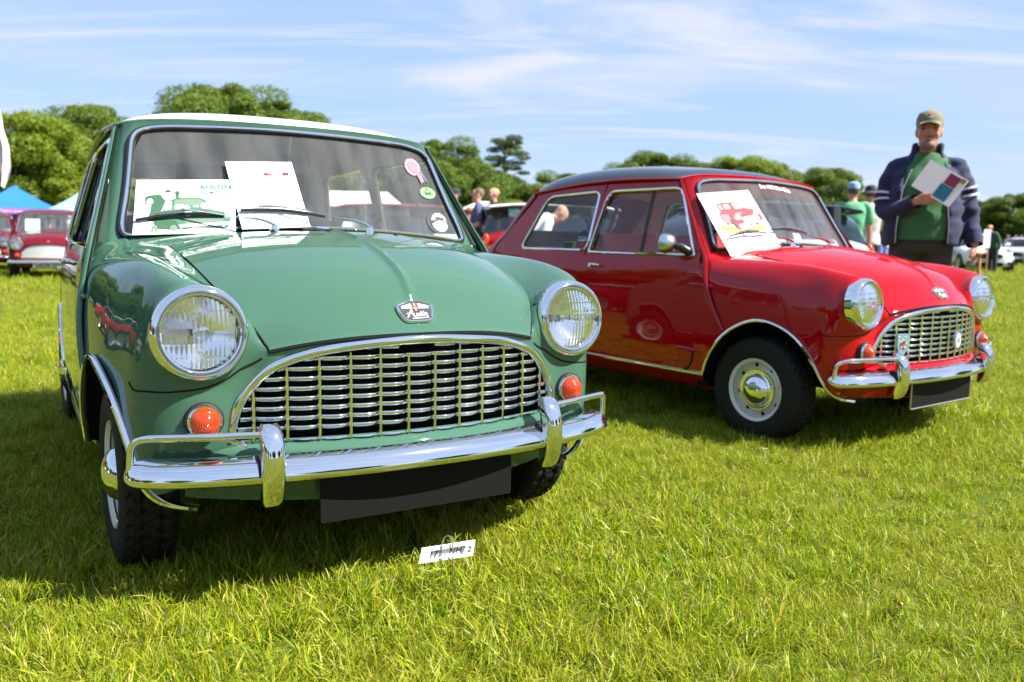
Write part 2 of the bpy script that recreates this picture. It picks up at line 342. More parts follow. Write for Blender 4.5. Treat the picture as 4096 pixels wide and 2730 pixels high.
def shell_data():
    if _cache: return _cache
    D = _cache
    G = lamp_bulge(strip_grid()); C = centers(G); flat = C.reshape(-1, 3)
    kill = inpoly(flat[:, 1:], GOUT*.97+[0, .012]) & (flat[:, 0] > .40)
    kill |= inpoly(flat[:, [0, 2]], ARCH+[(.412, .1), (-.283, .1)]) & (np.abs(flat[:, 1]) > .50)
    for sg in (1, -1): kill |= (np.linalg.norm(flat[:, 1:]-[sg*HL[1], HL[2]], axis=1) < .088) & (flat[:, 0] > .3)
    D['strip'] = (G, ~kill.reshape(C.shape[:2]))
    # side panel x (door edge .. tail), z rows up to the gutter
    nx, nz = 260, 150; T = np.linspace(0, 1, nz); U = np.linspace(0, 1, nx); S = np.zeros((nx, nz, 3))
    for j, t in enumerate(T):
        z0 = .283+(1.24-.283)*t
        xf = -.345 if z0 < .86 else -.345-(z0-.86)*.69
        xr = -2.16 if z0 < .845 else -2.16+(z0-.845)*.98
        x = xf+(xr-xf)*U; z = .283+(gut_z(np.clip(x, -1.84, -.6))-.283)*t if z0 > .86 else np.full(nx, z0)
        w = sstep(.86, 1.24, np.full(nx, z0)); z = z0*(1-w)+(gut_z(np.clip(x, -1.84, -.6))-(1.24-z0))*w
        S[:, j] = np.c_[x, side_y(x, z), z]
    C = centers(S).reshape(-1, 3)[:, [0, 2]]
    win = inpoly(C, DWIN) | inpoly(C, QWIN); rar = inpoly(C, RARCH+[(-2.331, .1), (-1.741, .1)])
    door = inpoly(C, fillet([(-.348, .288), (-.348, .86), (-.612, 1.222), (-1.155, 1.226), (-1.205, .86), (-1.205, .288)], [.09, .0, .05, .05, .0, .05], 6))
    D['side'] = (S, (~win & ~rar & ~door).reshape(nx-1, nz-1), (door & ~win).reshape(nx-1, nz-1), ~win.reshape(nx-1, nz-1))
    # tail
    rows = [(.283, (-2.16, .610), (-2.36, .53), -2.42), (.45, (-2.16, .625), (-2.37, .55), -2.43), (.72, (-2.16, .612), (-2.35, .54), -2.41), (.845, (-2.16, .588), (-2.28, .51), -2.345),
            (.95, (-2.055, .567), (-2.14, .48), -2.18), (1.10, (-1.91, .535), (-2.01, .45), -2.09), (1.205, (-1.815, .513), (-1.90, .43), -1.985), (1.232, (-1.80, .525), (-1.875, .43), -1.955)]
    CP = [[(p0[0], p0[1], z), ((p0[0]*.35+p1[0]*.65), p0[1]*.55+p1[1]*.45+.018, z), (p1[0], p1[1], z), (xc+.012, .3, z+.0), (xc, 0, z), (xc+.012, -.3, z), (p1[0], -p1[1], z), ((p0[0]*.35+p1[0]*.65), -(p0[1]*.55+p1[1]*.45+.018), z), (p0[0], -p0[1], z)] for z, p0, p1, xc in rows]
    T = surf(CP, 60, 120); C = centers(T).reshape(-1, 3)
    rw = fillet([(-.44, .965), (-.40, 1.165), (.40, 1.165), (.44, .965)], .06, 6); D['rwin'] = rw
    D['tail'] = (T, ~inpoly(C[:, 1:], rw).reshape(59, 119))
    # screen surround
    ns, nt = 160, 70; P = np.zeros((ns, nt, 3)); ss = np.linspace(-1, 1, ns)
    for j, t in enumerate(np.linspace(0, 1, nt)):
        zed = .862+(1.238-.862)*t; hw = float(side_y(-.4, np.array([zed]))[0])-.001; y = ss*hw
        zb = .862+.043*(1-ss**2)-.04*np.clip((np.abs(ss)-.84)/.16, 0, 1); zt = 1.238+.029*(1-np.abs(ss)**3); z = zb+(zt-zb)*t
        x = ws_x(y, z)-.062*np.clip((np.abs(ss)-.92)/.08, 0, 1)**2+.02*np.clip((t-.85)/.15, 0, 1)**2*(1-np.clip((np.abs(ss)-.90)/.10, 0, 1))
        P[:, j] = np.c_[x, y, z]
    wo = ws_outline(); D['wso'] = wo; C = centers(P).reshape(-1, 3)
    ctr = wo.mean(0); D['screen'] = (P, ~inpoly(C[:, 1:], (wo-ctr)*.965+ctr).reshape(ns-1, nt-1))
    # scuttle
    nk = 24; Q = np.zeros((ns, nk, 3))
    for i, s in enumerate(ss):
        a = np.array(bonnet_pt(s, 0))+[-.004, 0, 0]; b = np.array([-.325+.062*(1-s*s), .575*s, .875+.030*(1-s*s)])
        mid = (a+b)/2+[0, .0, .006*(1-abs(s)**3)]
        for j, t in enumerate(np.linspace(0, 1, nk)): Q[i, j] = (1-t)**2*a+2*t*(1-t)*mid+t*t*b
    D['scuttle'] = Q
    # bonnet
    B = surf([[bonnet_pt(s, k) for k in range(8)] for s in (-1, -.93, -.8, -.6, -.3, 0, .3, .6, .8, .93, 1)], 181, 120)
    sv = np.linspace(0, 1, 120); fade = 1-sstep(.78, .86, sv)
    B[:, :, 2] += .0095*np.exp(-(B[:, :, 1]/.0105)**2)*fade[None]
    ctr = B.mean((0, 1)); n = np.array([0, 0, 1.]) 
    B = B+np.array([0, 0, .0015])
    e1, e2 = B[0].copy(), B[-1].copy()
    e1[:, 1] += .0045; e2[:, 1] -= .0045; B[0] = e1; B[-1] = e2
    r = lambda E: np.stack([E+[0, 0, 0], E+[-.006, 0, -.014]], 0)
    f = B[:, -1]+np.array([.003, 0, -.001]); B[:, -1] = f
    D['bonnet'] = B
    # roof
    nr, nv = 140, 110; RF = np.zeros((nr, nv, 3)); s = np.linspace(-1, 1, nr)
    xs = np.array([-.60, -.66, -.81, -1.25, -1.69, -1.84]); zc = np.array([1.294, 1.312, 1.331, 1.351, 1.343, 1.325])
    for j, t in enumerate(np.linspace(0, 1, nv)):
        xe = -.603+(-1.82+.603)*t; xc = -.572+(-1.99+.572)*t; xx = xe+(xc-xe)*(1-np.abs(s)**2.5)
        ze = gut_z(np.clip([xe], -1.84, -.6))[0]
        tt = t; zcen = np.interp(tt, [0, .05, .12, .25, .45, .65, .8, .92, 1], [1.268, 1.297, 1.316, 1.335, 1.350, 1.350, 1.337, 1.30, 1.245])
        zcen = nspl([0, .05, .12, .25, .45, .65, .8, .92, 1], [1.268, 1.297, 1.316, 1.335, 1.350, 1.350, 1.337, 1.303, 1.250], np.array([tt]))[0, 0]
        if t > .9: ze -= .0
        sh = .55*(1-np.abs(s)**2.6)+.45*(1-np.abs(s)**9)
        hw = .545-.034*sstep(.1, 1, np.array([t]))[0]; RF[:, j] = np.c_[xx, s*hw, ze+(zcen-ze)*sh]
    D['roof'] = RF
    return D
def mini(name, label, loc, rz, dz, o):
    D = shell_data(); car = thing(name, label, 'car', (*loc, dz), rz, o.get('group'))
    P = M[o['paint']]; RFm = M[o['roof']]; far = o.get('far', False); st = 3 if far else 1
    def thin(G, k):
        if st == 1: return G, k
        u = list(range(0, G.shape[0], st)); v = list(range(0, G.shape[1], st))
        G2 = G[u][:, v]; 
        k2 = None if k is None else np.array([[k[min(i, k.shape[0]-1), min(j, k.shape[1]-1)] for j in v[:-1]] for i in u[:-1]])
        return G2, k2
    # --- body shell (one continuous skin of wings, front, sides, tail, screen surround)
    b = MB(); b.grid(*[thin(*D['strip'])[0]], keep=thin(*D['strip'])[1], flip=True)
    S, kb, kd, kw = D['side']; mir = np.array([1, -1, 1])
    Sg, kb2 = thin(S, kb); _, kd2 = thin(S, kd); _, kw2 = thin(S, kw)
    b.grid(Sg, keep=kb2, flip=True); b.grid(Sg*mir, keep=kb2)
    b.grid(thin(*D['tail'])[0], keep=thin(*D['tail'])[1]); b.grid(thin(*D['screen'])[0], keep=thin(*D['screen'])[1]); b.grid(thin(D['scuttle'], None)[0])
    # tuck-under below the sills and bumper shelf with valance
    for sg in (1, -1):
        x = np.linspace(-.30, -1.76, 30); K = np.array([[(a, sg*y, z) for y, z in ((.684, .286), (.668, .262), (.62, .215), (.56, .19))] for a in x]); b.grid(K, flip=sg < 0)
    yy = np.linspace(-.585, .585, 81); pr = curve([(-.022, .4035), (-.004, .401), (.012, .394), (.022, .384), (.025, .374), (.018, .362), (-.005, .335), (-.022, .285), (-.036, .238)], 26)
    K = np.zeros((81, 26, 3)); yy = np.linspace(-.545, .545, 81)
    for i, y in enumerate(yy): K[i] = np.c_[FX(y)+pr[:, 0], np.full(26, y), pr[:, 1]+(.020*(y/.5)**2)*(pr[:, 1] < .36)*(.362-pr[:, 1])/.12]
    b.grid(K)
    body = b.build('body', P, car, angle=60)
    # --- bonnet with turned-down edges
    B = thin(D['bonnet'], None)[0]; bn = MB(); bn.grid(B, flip=True)
    for E, d in ((B[0], (0, .002, -.016)), (B[-1], (0, -.002, -.016)), (B[:, -1], (-.010, 0, -.012)), (B[:, 0], (.002, 0, -.014))): bn.grid(np.stack([E, E+to_np(d)], 0))
    bn.build('bonnet', P, car, angle=35)
    # shut line round the bonnet: dark drain channel just under its edge
    g = MB(); Bf = D['bonnet']; path = np.vstack([Bf[0, ::6], Bf[::6, -1], Bf[-1, ::6][::-1], Bf[::6, 0][::-1]])+[0, 0, -.0055]
    ok = [0]+[i for i in range(1, len(path)) if np.linalg.norm(path[i]-path[i-1]) > 1e-4]
    g.tube(path[ok], .0042, 6, closed=True); g.build('bonnet_gap', M['seam'], car)
    # --- doors
    for sg in (-1, 1):
        d = MB(); d.grid(Sg*[1, sg, 1], keep=kd2, flip=sg > 0); dr = d.build('door', P, car, angle=60)
        if far: continue
        w = MB(); w.tube(on_side(DWIN, .001, sg), .0078, 8, closed=True); w.build('window_frame', M['chrome'], dr)
        q = MB(); line = fillet([(-.612, 1.226), (-.348, .862), (-.348, .287), (-1.205, .287), (-1.205, .86), (-1.157, 1.228)], [.001, .02, .10, .06, .01, .01], 7, closed=False)
        q.tube(on_side(line, .0, sg), .0046, 6); q.build('door_gap', M['seam'], dr)
        pn = MB(); 
        zs = np.linspace(.852, 1.192, 14); xg = np.linspace(0, 1, 12); Gp = np.zeros((12, 14, 3))
        for j, z in enumerate(zs):
            xf = -.392-(z-.852)*.533; xr = -1.175+(z-.852)*.17; x = xr+(xf-xr)*xg; Gp[:, j] = np.c_[x, sg*(side_y(x, np.full(12, z))-.016), np.full(12, z)]
        pn.grid(Gp, flip=sg > 0); pn.build('window_pane', M['glass'], dr)
        dv = MB(); z2 = np.linspace(.855, 1.188, 8); dv.tube(np.c_[np.full(8, -.775)-.02*(z2-.85), sg*(side_y(np.full(8, -.78), z2)-.010), z2], .006, 4, flat=(1.6, .7)); dv.build('pane_divider', M['plastic'], dr)
        h = MB(); y0 = side_y(-1.10, .785); hp = [(-1.128, y0+.022, .786), (-1.10, y0+.026, .787), (-1.07, y0+.026, .787), (-1.045, y0+.022, .786)]
        h.tube([(a, sg*c, e) for a, c, e in hp], [.008, .0085, .008, .006], 8, flat=(.8, 1)); h.lathe([(0, .013), (.006, .013), (.012, .010), (.026, .010)], 14, axis='y') if 0 else None
        h.tube([(-1.122, sg*(y0-.004), .782), (-1.122, sg*(y0+.026), .784)], .0095, 12); h.build('door_handle', M['chrome'], dr)
        for hx, hz in ((-.318, .712), (-.378, .398)):
            hg = MB(); t = np.linspace(-1, 1, 14); hg.tube(np.c_[hx+t*.085, sg*(side_y(np.full(14, hx), np.full(14, hz))+.003), np.full(14, hz)-.004*t], .019*np.sqrt(np.clip(1-t**2, .005, 1)), 12, flat=(.62, .62)); hg.build('door_hinge', P, dr)
    # --- quarter windows
    if not far:
        for sg in (-1, 1):
            w = MB(); w.tube(on_side(QWIN, .001, sg), .0078, 8, closed=True); qw = w.build('quarter_window', M['chrome'], car)
            Gp = np.zeros((12, 14, 3))
            for j, z in enumerate(np.linspace(.862, 1.19, 14)):
                xr = -1.842+(z-.862)*.52; x = xr+(-1.195-xr)*xg; Gp[:, j] = np.c_[x, sg*(side_y(x, np.full(12, z))-.006), np.full(12, z)]
            pn = MB(); pn.grid(Gp, flip=sg > 0); pn.build('window_pane', M['glass'], qw)
    # --- roof, drip rail
    RF = thin(D['roof'], None)[0]; r = MB(); r.grid(RF+[0, 0, .004], flip=True); r.build('roof', RFm, car, angle=60)
    lin = MB(); lin.grid(RF*[1, .985, 1]+[0, 0, -.022], flip=False)
    if not far:
        for sg in (1, -1):
            Si = Sg.copy(); Si[:, :, 1] -= .02; zi = np.where(centers(Si)[:, :, 2] > .865, kw2, False); lin.grid(Si*[1, sg, 1], keep=zi, flip=sg < 0)
    lin.build('headlining', M[o.get('lining', 'lining')], car)
    e = D['roof']; lip = np.vstack([e[0, ::-5], e[::4, 0], e[-1, ::5]]); ok = [0]+[i for i in range(1, len(lip)) if np.linalg.norm(lip[i]-lip[i-1]) > .004]
    lip = lip[ok]; lip[:, 2] += .001; lip[:, 1] *= 1.012; lip[:, 0] += np.where(lip[:, 0] > -.65, .010, 0)
    dr = MB(); dr.tube(lip, .0085, 8, flat=(.75, 1.15)); dr.build('drip_rail', P, car)
    # flanged seam down the screen pillar and front wing
    fl = [(-.600, .550, 1.232), (-.47, .603, 1.05), (-.365, .648, .90), (-.322, .666, .838), (-.300, .684, .762), (-.258, .703, .657), (-.208, .707, .571), (-.168, .706, .505)]
    for sg in (1, -1):
        c = curve([(a, sg*y, z) for a, y, z in fl], 40); t = np.linspace(0, 1, 40)
        f = MB(); f.tube(c, np.interp(t, [0, .3, .5, 1], [.010, .011, .015, .015]), 10, up=(0, sg, 0), flat=(.75, .95)); f.build('pillar_seam', P, car)
        if not far:
            f = MB(); f.tube(c+[.015, -sg*.005, .002], .0028, 6); f.build('panel_gap', M['seam'], car)
            sp = MB(); pts = [(.305, .654, .545), (.326, .652, .530), (.36, .633, .529), (.40, .590, .531), (.424, .54, .535), (.438, .50, .540), (.447, .462, .552), (.452, .425, .578), (.460, .385, .603)]
            c2 = curve([(a+.0035, sg*(y+.0015), z) for a, y, z in pts], 40)
            c2 = snap(D['strip'][0], c2); sp.tube(c2, .0024, 6); sp.build('front_panel_gap', M['seam'], car)
            sp = MB(); sp.tube(snap(D['strip'][0], curve([(.405, sg*.4135, .703), (.415, sg*.428, .703), (.420, sg*.445, .703)], 8)), .0022, 6); sp.build('front_panel_gap', M['seam'], car)
    # --- windscreen: rubber seal, bright strip, glass
    wo = D['wso']; c3 = lambda q, off: np.c_[ws_x(q[:, 0], q[:, 1])+off*.85, q[:, 0], q[:, 1]+off*.53]
    ctr = wo.mean(0); sc = lambda k: (wo-ctr)*[1-k/.53, 1-k/.19]+ctr
    s1 = MB(); s1.tube(c3(sc(.006), .004), .0125, 8, closed=True); seal = s1.build('screen_seal', M['rubber'], car)
    s2 = MB(); s2.tube(c3(sc(.0075), .0125), .0058, 8, closed=True); s2.build('bright_strip', M['chrome'], seal)
    ny, nz = 40, 24; Gp = np.zeros((ny, nz, 3))
    for j, t in enumerate(np.linspace(0, 1, nz)):
        ya = np.linspace(-1, 1, ny)*(.572-.070*t-.02*max(0, t-.85)/.15); z = (.876+.030*(1-(ya/.575)**2))*(1-t)+(1.196+.050*(1-(np.abs(ya)/.52)**2.5))*t; Gp[:, j] = np.c_[ws_x(ya, z), ya, z]
    wsm = MB(); wsm.grid(Gp); wsm.build('windscreen', M['screen_glass'], car)
    rw = D['rwin']; rg = MB(); rx = lambda z: np.interp(z, [.845, .95, 1.10, 1.205], [-2.345, -2.18, -2.09, -1.985])+.012
    V = [(rx(z), y, z) for y, z in rw]; rg.add(V, [list(range(len(V)))]); rgo = rg.build('rear_window', M['glass'], car)
    rs = MB(); rs.tube(to_np(V)-[.008, 0, 0], .014, 8, closed=True); rs.build('window_seal', M['rubber'], rgo)
    # --- lamps
    Tm = np.array(Euler((0, -HLT, 0)).to_matrix())
    for sg in (-1, 1):
        c = HL*[1, sg, 1]
        def put(mb): mb.v = [v@Tm.T+c for v in mb.v]; return mb
        n = 24 if far else 64
        ring = put(MB().lathe([(-.045, .1085), (-.020, .1105), (-.006, .1105), (.003, .1075), (.009, .1020), (.0105, .0985), (.009, .0965), (.001, .0950), (-.002, .0940), (.000, .0930), (.006, .0920), (.0095, .0895), (.0085, .0865), (.003, .0850), (-.01, .0848)], n))
        lamp = ring.build('headlight', M['chrome'], car, angle=50)
        rr = np.linspace(.085, .012, 14); put(MB().lathe([(-.005-.062*(1-(r_/.085)**2), r_) for r_ in rr]+[(-.066, .0001)], 40)).build('reflector', M['reflector'], lamp)
        ln = MB(); nr, na = (6, 24) if far else (30, 72); G = np.zeros((nr, na, 3)); a = np.arange(na)*2*math.pi/na
        for i in range(nr):
            r_ = .0855*(1-i/(nr-1))+1e-4*(i == nr-1); G[i] = np.c_[np.full(na, .003+.017*(1-(r_/.0855)**2)), r_*np.cos(a), r_*np.sin(a)]
        ln.grid(G, closev=True); put(ln).build('lens', M['lens'] if not far else M['lens_far'], lamp, angle=None)
        if not far:
            bl = MB(); bl.lathe([(-.062, .013), (-.034, .013), (-.028, .010), (-.026, .0001)], 16); put(bl).build('bulb_shield', M['steel'], lamp)
            em = MB(); em.lathe([(.0195, .015), (.0212, .0155), (.0222, .014), (.0212, .0125), (.0212, .001)], 24); put(em).build('lens_boss', M['lens'], lamp)
        # indicator
        ic = np.array([.447, sg*.514, .463]); n2 = 16 if far else 40
        ind = MB().lathe([(-.02, .0405), (.003, .0405), (.007, .0390), (.010, .0365), (.010, .0345), (.004, .0335)], n2, c=ic).build('indicator', M['chrome'], car)
        if not far: MB().lathe([(-.02, .0440), (.001, .0440), (.002, .0405)], n2, c=ic).build('gasket', M['rubber'], ind)
        pl = [(.004, .0345)]
        for k in range(22):
            r_ = .0338*(1-k/21.)+1e-4; pl.append((.006+.030*math.sqrt(max(0, 1-(r_/.0345)**2))**1.2+(.0012 if k % 3 == 1 else 0), r_))
        MB().lathe(pl, n2, c=ic).build('indicator_lens', M['amber'], ind, angle=25)
    # --- grille
    gx = lambda y: FX(y)
    ins = GOUT.copy(); nrm = np.gradient(ins, axis=0); nrm = np.c_[nrm[:, 1], -nrm[:, 0]]; nrm /= np.linalg.norm(nrm, axis=1)[:, None]
    pth = curve(ins+nrm*.011, 90); P3 = np.c_[gx(pth[:, 0])+.006, pth[:, 0], pth[:, 1]]
    sr = MB(); sr.tube(P3, .0125, 10, flat=(.9, 1.0)); gr = sr.build('grille_surround', M['chrome'], car)
    bk = MB(); yy = np.linspace(-.47, .47, 40); bk.grid(np.array([[(gx(y)-.032, y, .395), (gx(y)-.032, y, .66)] for y in yy])); bk.build('grille_backing', M['cavity'], car)
    if o.get('grille', 'wavy') == 'wavy':
        vy = [-.404+.0735*k for k in range(12)]
        for k in range(1, 10):
            z = .410+.0238*k; ym = gout_y(z+.008)-.022; segs = [(-ym, ym)]
            if k == 9: ym = min(ym, .30); segs = [(-ym, -.062), (.040, ym)]
            for a, e_ in segs:
                n = max(8, int((e_-a)/.0065)); ys = np.linspace(a, e_, n); ph = ((ys+.404)/.0735) % 1; w = .011*(1-(2*ph-1)**2)
                x = gx(ys)-.007+w; s = MB()
                s.grid(np.stack([np.c_[x-.013, ys, np.full(n, z+.0060)], np.c_[x-.004, ys, np.full(n, z+.0058)], np.c_[x-.0008, ys, np.full(n, z+.0048)], np.c_[x+.0008, ys, np.full(n, z+.0030)], np.c_[x+.0006, ys, np.full(n, z+.0005)], np.c_[x-.0014, ys, np.full(n, z-.0050)], np.c_[x-.003, ys, np.full(n, z-.0056)], np.c_[x-.012, ys, np.full(n, z-.004)]], 0))
                s.build('grille_slat', M['chrome'], gr, angle=55)
        for y in vy:
            zt = min(gout_y_inv(abs(y))-.026, .410+.0238*(9 if abs(y) < .27 else (8 if abs(y) < .36 else 7))+.006)
            if -.06 < y < .04: zt = .410+.0238*8+.006
            v = MB(); zz = np.linspace(.404, zt, 6); v.tube(np.c_[np.full(6, gx(y))+.0015, np.full(6, y), zz], [.0045]*5+[.003], 8); v.build('grille_bar', M['chrome'], gr)
        ys = np.linspace(-.44, .44, 150); ph = ((ys+.404)/.0735) % 1; w = .008*(1-(2*ph-1)**2); x = gx(ys)+w; f = MB()
        f.grid(np.stack([np.c_[x-.02, ys, np.full(150, .409)], np.c_[x-.002, ys, np.full(150, .4085)], np.c_[x, ys, np.full(150, .4065)], np.c_[x-.001, ys, np.full(150, .4035)]], 0)); f.build('grille_flange', M['chrome'], gr, angle=30)
    else:
        for k in range(9):
            z = .425+.024*k; ym = gout_y(z)-.02; ys = np.linspace(-ym, ym, 24); s = MB(); s.tube(np.c_[gx(ys)+.004, ys, np.full(24, z)], .0115, 6, flat=(1, .6), up=(0, 0, 1)); s.build('grille_slat', M['bright'], gr)
    # --- bumper
    half = [(.562, 0), (.555, .15), (.533, .31), (.503, .45), (.468, .56), (.437, .622), (.408, .656), (.375, .672)]
    bp = curve([(x, -y) for x, y in half[::-1]]+[(x, y) for x, y in half[1:]], 121); T = np.gradient(bp, axis=0); Nn = np.c_[T[:, 1], -T[:, 0]]; Nn /= np.linalg.norm(Nn, axis=1)[:, None]
    sec = curve([(-.014, -.027), (.002, -.0315), (.018, -.028), (.0265, -.019), (.0255, -.006), (.020, .008), (.010, .020), (-.006, .029), (-.024, .032)], 22)
    rings = []
    for i in range(121):
        q = min(i, 120-i)/7.; k = math.sqrt(max(.02, 1-(1-min(1, q))**2)); zc = .352-.004*abs(bp[i, 1]/.6)
        rings.append(np.c_[bp[i, 0]+Nn[i, 0]*sec[:, 0]*k-.0, bp[i, 1]+Nn[i, 1]*sec[:, 0]*k, zc+sec[:, 1]*k])
    G = to_np(rings); bb = MB(); bb.grid(G if Nn[60, 0] > 0 else G); bum = bb.build('bumper', M['chrome'], car, angle=60)
    if not far:
        for sg in (-1, 1):
            ov = MB(); zs = np.linspace(-.098, .098, 26); rg_ = []
            for z in zs:
                t = z/.098; e = (1-abs(t)**5)**.5 if abs(t) < 1 else 0; e = max(e, .05); w = .0275*(.62+.38*e); an = np.linspace(0, 2*math.pi, 24, endpoint=False)
                ca, sa = np.cos(an), np.sin(an); dep = .028*(.35+.65*e)
                xc = .532+.020*(1-t*t)-.010*(t > 0)*t**4; yy_ = sg*.386+w*np.sign(ca)*np.abs(ca)**.7
                rg_.append(np.c_[xc-.006+dep*np.sign(sa)*np.abs(sa)**.75, yy_, np.full(24, .362+z)])
            ov.loft(rg_, flip=True); orr = ov.build('overrider', M['chrome'], car, angle=50, recalc=True)
            for dy in (-1, 1):
                pad = MB(); pad.loft([[(.517+.024*math.cos(a), sg*.386+dy*(.0265+k*.004), .352+.036*math.sin(a)) for a in np.linspace(0, 2*math.pi, 16, endpoint=False)] for k in (0, 1)]); pad.build('rubber_pad', M['rubber'], orr, recalc=True)
            nb = MB(); nb.tube(curve(fillet([(.530, sg*.395, .437), (.500, sg*.50, .437), (.445, sg*.640, .436), (.410, sg*.668, .420), (.402, sg*.672, .350)], .035, 6, closed=False), 40), .0082, 10); nb.build('nudge_bar', M['chrome'], car)
            nb = MB(); nb.tube(curve(fillet([(.437, sg*.640, .430), (.440, sg*.560, .424), (.468, sg*.47, .422), (.49, sg*.43, .405)], .03, 5, closed=False), 24), .0068, 8); nb.build('nudge_bar', M['chrome'], car)
    # --- number plate
    pz0, pz1, hw = (.203, .318, .268) if not far else (.245, .335, .26)
    pl = MB(); q = fillet([(-hw, pz0), (hw, pz0), (hw, pz1), (-hw, pz1)], .006, 4); pl.prism([(.522, y, z) for y, z in q], (.006, 0, 0)); plt = pl.build('number_plate', M[o.get('plate', 'plate')], car, recalc=True, smooth=False)
    if o.get('plate_edge'):
        pe = MB(); pe.tube([(.528, y, z) for y, z in q], .0035, 6, closed=True); pe.build('plate_border', M['steel'], plt)
    # --- wheel arch and sill brightwork
    ay = [.690, .702, .706, .706, .704, .698, .686, .667, .651, .632, .596, .520]
    for sg in (1, -1):
        if far: break
        c = curve([(x, sg*(y+.004), z) for (x, z), y in zip(ARCH, ay)], 70); a = MB(); cL = c[:58]; a.tube(c, .0105, 8, up=(0, sg, 0), flat=(1.0, .8)); a.build('arch_trim', M['chrome'], car)
        li = MB(); cc_ = np.array([.06, 0, .26]); G = np.stack([cL-[0, sg*.004, 0], cL-[0, sg*.035, 0], (cL-cc_)*[.97, 1, .97]+cc_-[0, sg*.15, 0]], 0); li.grid(G, flip=sg > 0); li.build('arch_liner', M['dark'], car)
        c = np.array([(x, sg*(.690 if z < .4 else .699)-sg*.006*(z < .3), z) for x, z in RARCH]); c[:, 1] = [sg*(side_y(max(x, -2.16), z)+.002-.06*max(0, -2.16-x)) for x, z in RARCH]
        a = MB(); a.tube(c, .0105, 8, up=(0, sg, 0)); a.build('arch_trim', M['chrome'], car)
        x = np.linspace(-.283, -1.745, 30); a = MB(); a.tube(np.c_[x, sg*(side_y(x, np.full(30, .285))+.003), np.full(30, .285)], .0088, 8, flat=(1.1, .8)); a.build('sill_trim', M['chrome'], car)
    # --- dark floor, and boxes added inside to block light through the grille
    u = MB()
    u.box((.05, 0, .47), (.66, .86, .50)) if False else None
    u.box((.10, 0, .46), (.60, .82, .40)); u.box((-1.15, 0, .235), (2.2, 1.12, .06)); u.box((-.33, 0, .52), (.04, 1.30, .60)); u.box((-2.05, 0, .42), (.50, .86, .30)); u.box((-2.0, 0, .83), (.42, 1.0, .04))
    for sg in (1, -1): u.box((.02, sg*.44, .50), (.62, .03, .44))
    u.build('underbody_light_block', M['dark'], car, smooth=False)
    # --- seats, dash, steering wheel
    sm = M[o.get('seat', 'vinyl_dark')]
    def cushion(name, c, d, rot=0):
        s = MB(); rg_ = []
        for t in np.linspace(-1, 1, 11):
            k = (1-abs(t)**4)**.5 if abs(t) < 1 else .25; k = max(k, .5); an = np.linspace(0, 2*math.pi, 20, endpoint=False); ca, sa = np.cos(an), np.sin(an)
            rg_.append(np.c_[d[0]/2*k*np.sign(ca)*np.abs(ca)**.6, d[1]/2*(.9+.1*k)*np.sign(sa)*np.abs(sa)**.5, np.full(20, t*d[2]/2)])
        s.loft(rg_); Mx = Matrix.Translation(c) @ Euler((0, rot, 0)).to_matrix().to_4x4(); s.xf(Mx)
        return s.build(name, sm, car, recalc=True)
    for sg in (-1, 1):
        cushion('front_seat_back', (-1.14, sg*.30, .70), (.10, .44, .52), -.22); cushion('front_seat', (-.92, sg*.30, .42), (.48, .46, .14))
    cushion('rear_seat_back', (-1.78, 0, .66), (.14, 1.0, .44), -.3)
    d = MB(); d.tube([(-.43, -.60, .835), (-.42, 0, .845), (-.43, .60, .835)], .022, 8); d.build('dashboard', M['plastic'] if o['paint'] == 'green' else P, car)
    d = MB(); an = np.linspace(0, 2*math.pi, 30, endpoint=False); sw = [(-.60+.02+.10*math.sin(a)*.9, -.30+.19*math.cos(a), .83+.16*math.sin(a)) for a in an]; d.tube(sw, .010, 8, closed=True)
    d.tube([(-.58, -.30, .83), (-.40, -.30, .62)], .015, 8); d.tube([(-.58, -.49, .83), (-.58, -.11, .83)], .008, 6); d.build('steering_wheel', M['plastic'], car)
    if not far:
        d = MB(); d.tube([(-.535, .0, 1.24), (-.56, .0, 1.15)], .004, 6); im = d.build('interior_mirror', M['steel'], car)
        d = MB(); d.box((-.565, 0, 1.145), (.012, .16, .06), (0, .2, 0)); d.build('mirror_glass', M['plastic'], im)
        # --- wipers and washer jets (lie towards the car's right)
        W3 = lambda y, z, off=.02: np.array([ws_x(y, z)+off*.85, y, z+off*.53])
        for yb, pts, bl in o['wipers']:
            pv = np.array([-.165-.02, yb, .898+.012]); w = MB(); w.lathe([(-.014, .013), (.002, .013), (.008, .010), (.016, .010), (.018, .0001)], 16, c=pv, axis='z'); wp = w.build('wiper', M['chrome'], car)
            p1 = W3(*pts, .068); mid = pv*.72+p1*.28+[0, 0, .018]
            a = MB(); c = curve([pv+[0, 0, .014], pv*.9+p1*.1+[.004, 0, .020], mid, p1+[0, 0, .002]], 20); a.tube(c, np.interp(np.linspace(0, 1, 20), [0, .1, .4, .55, 1], [.009, .009, .0075, .0032, .0028]), 8, flat=(.55, 1.1)); a.build('wiper_arm', M['chrome'] if not o.get('red_arms') else P, wp)
            b0, b1 = bl; c = np.array([W3(b0[0]+(b1[0]-b0[0])*t, b0[1]+(b1[1]-b0[1])*t+.010*math.sin(t*math.pi), o.get('blade_off', .050)) for t in np.linspace(0, 1, 16)])
            a = MB(); a.tube(c, .0058, 6, flat=(.8, 1.2)); a.build('wiper_blade', M['rubber'], wp)
            a = MB(); a.tube(c[3:13]+[.008, 0, .010], .003, 6); a.tube([p1, c[8]+[.008, 0, .012]], .005, 6); a.build('blade_holder', M['steel'], wp)
        for y in (-.185, .215):
            a = MB(); a.lathe([(-.012, .005), (.002, .006), (.008, .0085), (.014, .0075), (.018, .0001)], 14, c=(-.125, y, .9035-.3*y*y), axis='z'); a.build('washer_jet', M['plastic'], car)
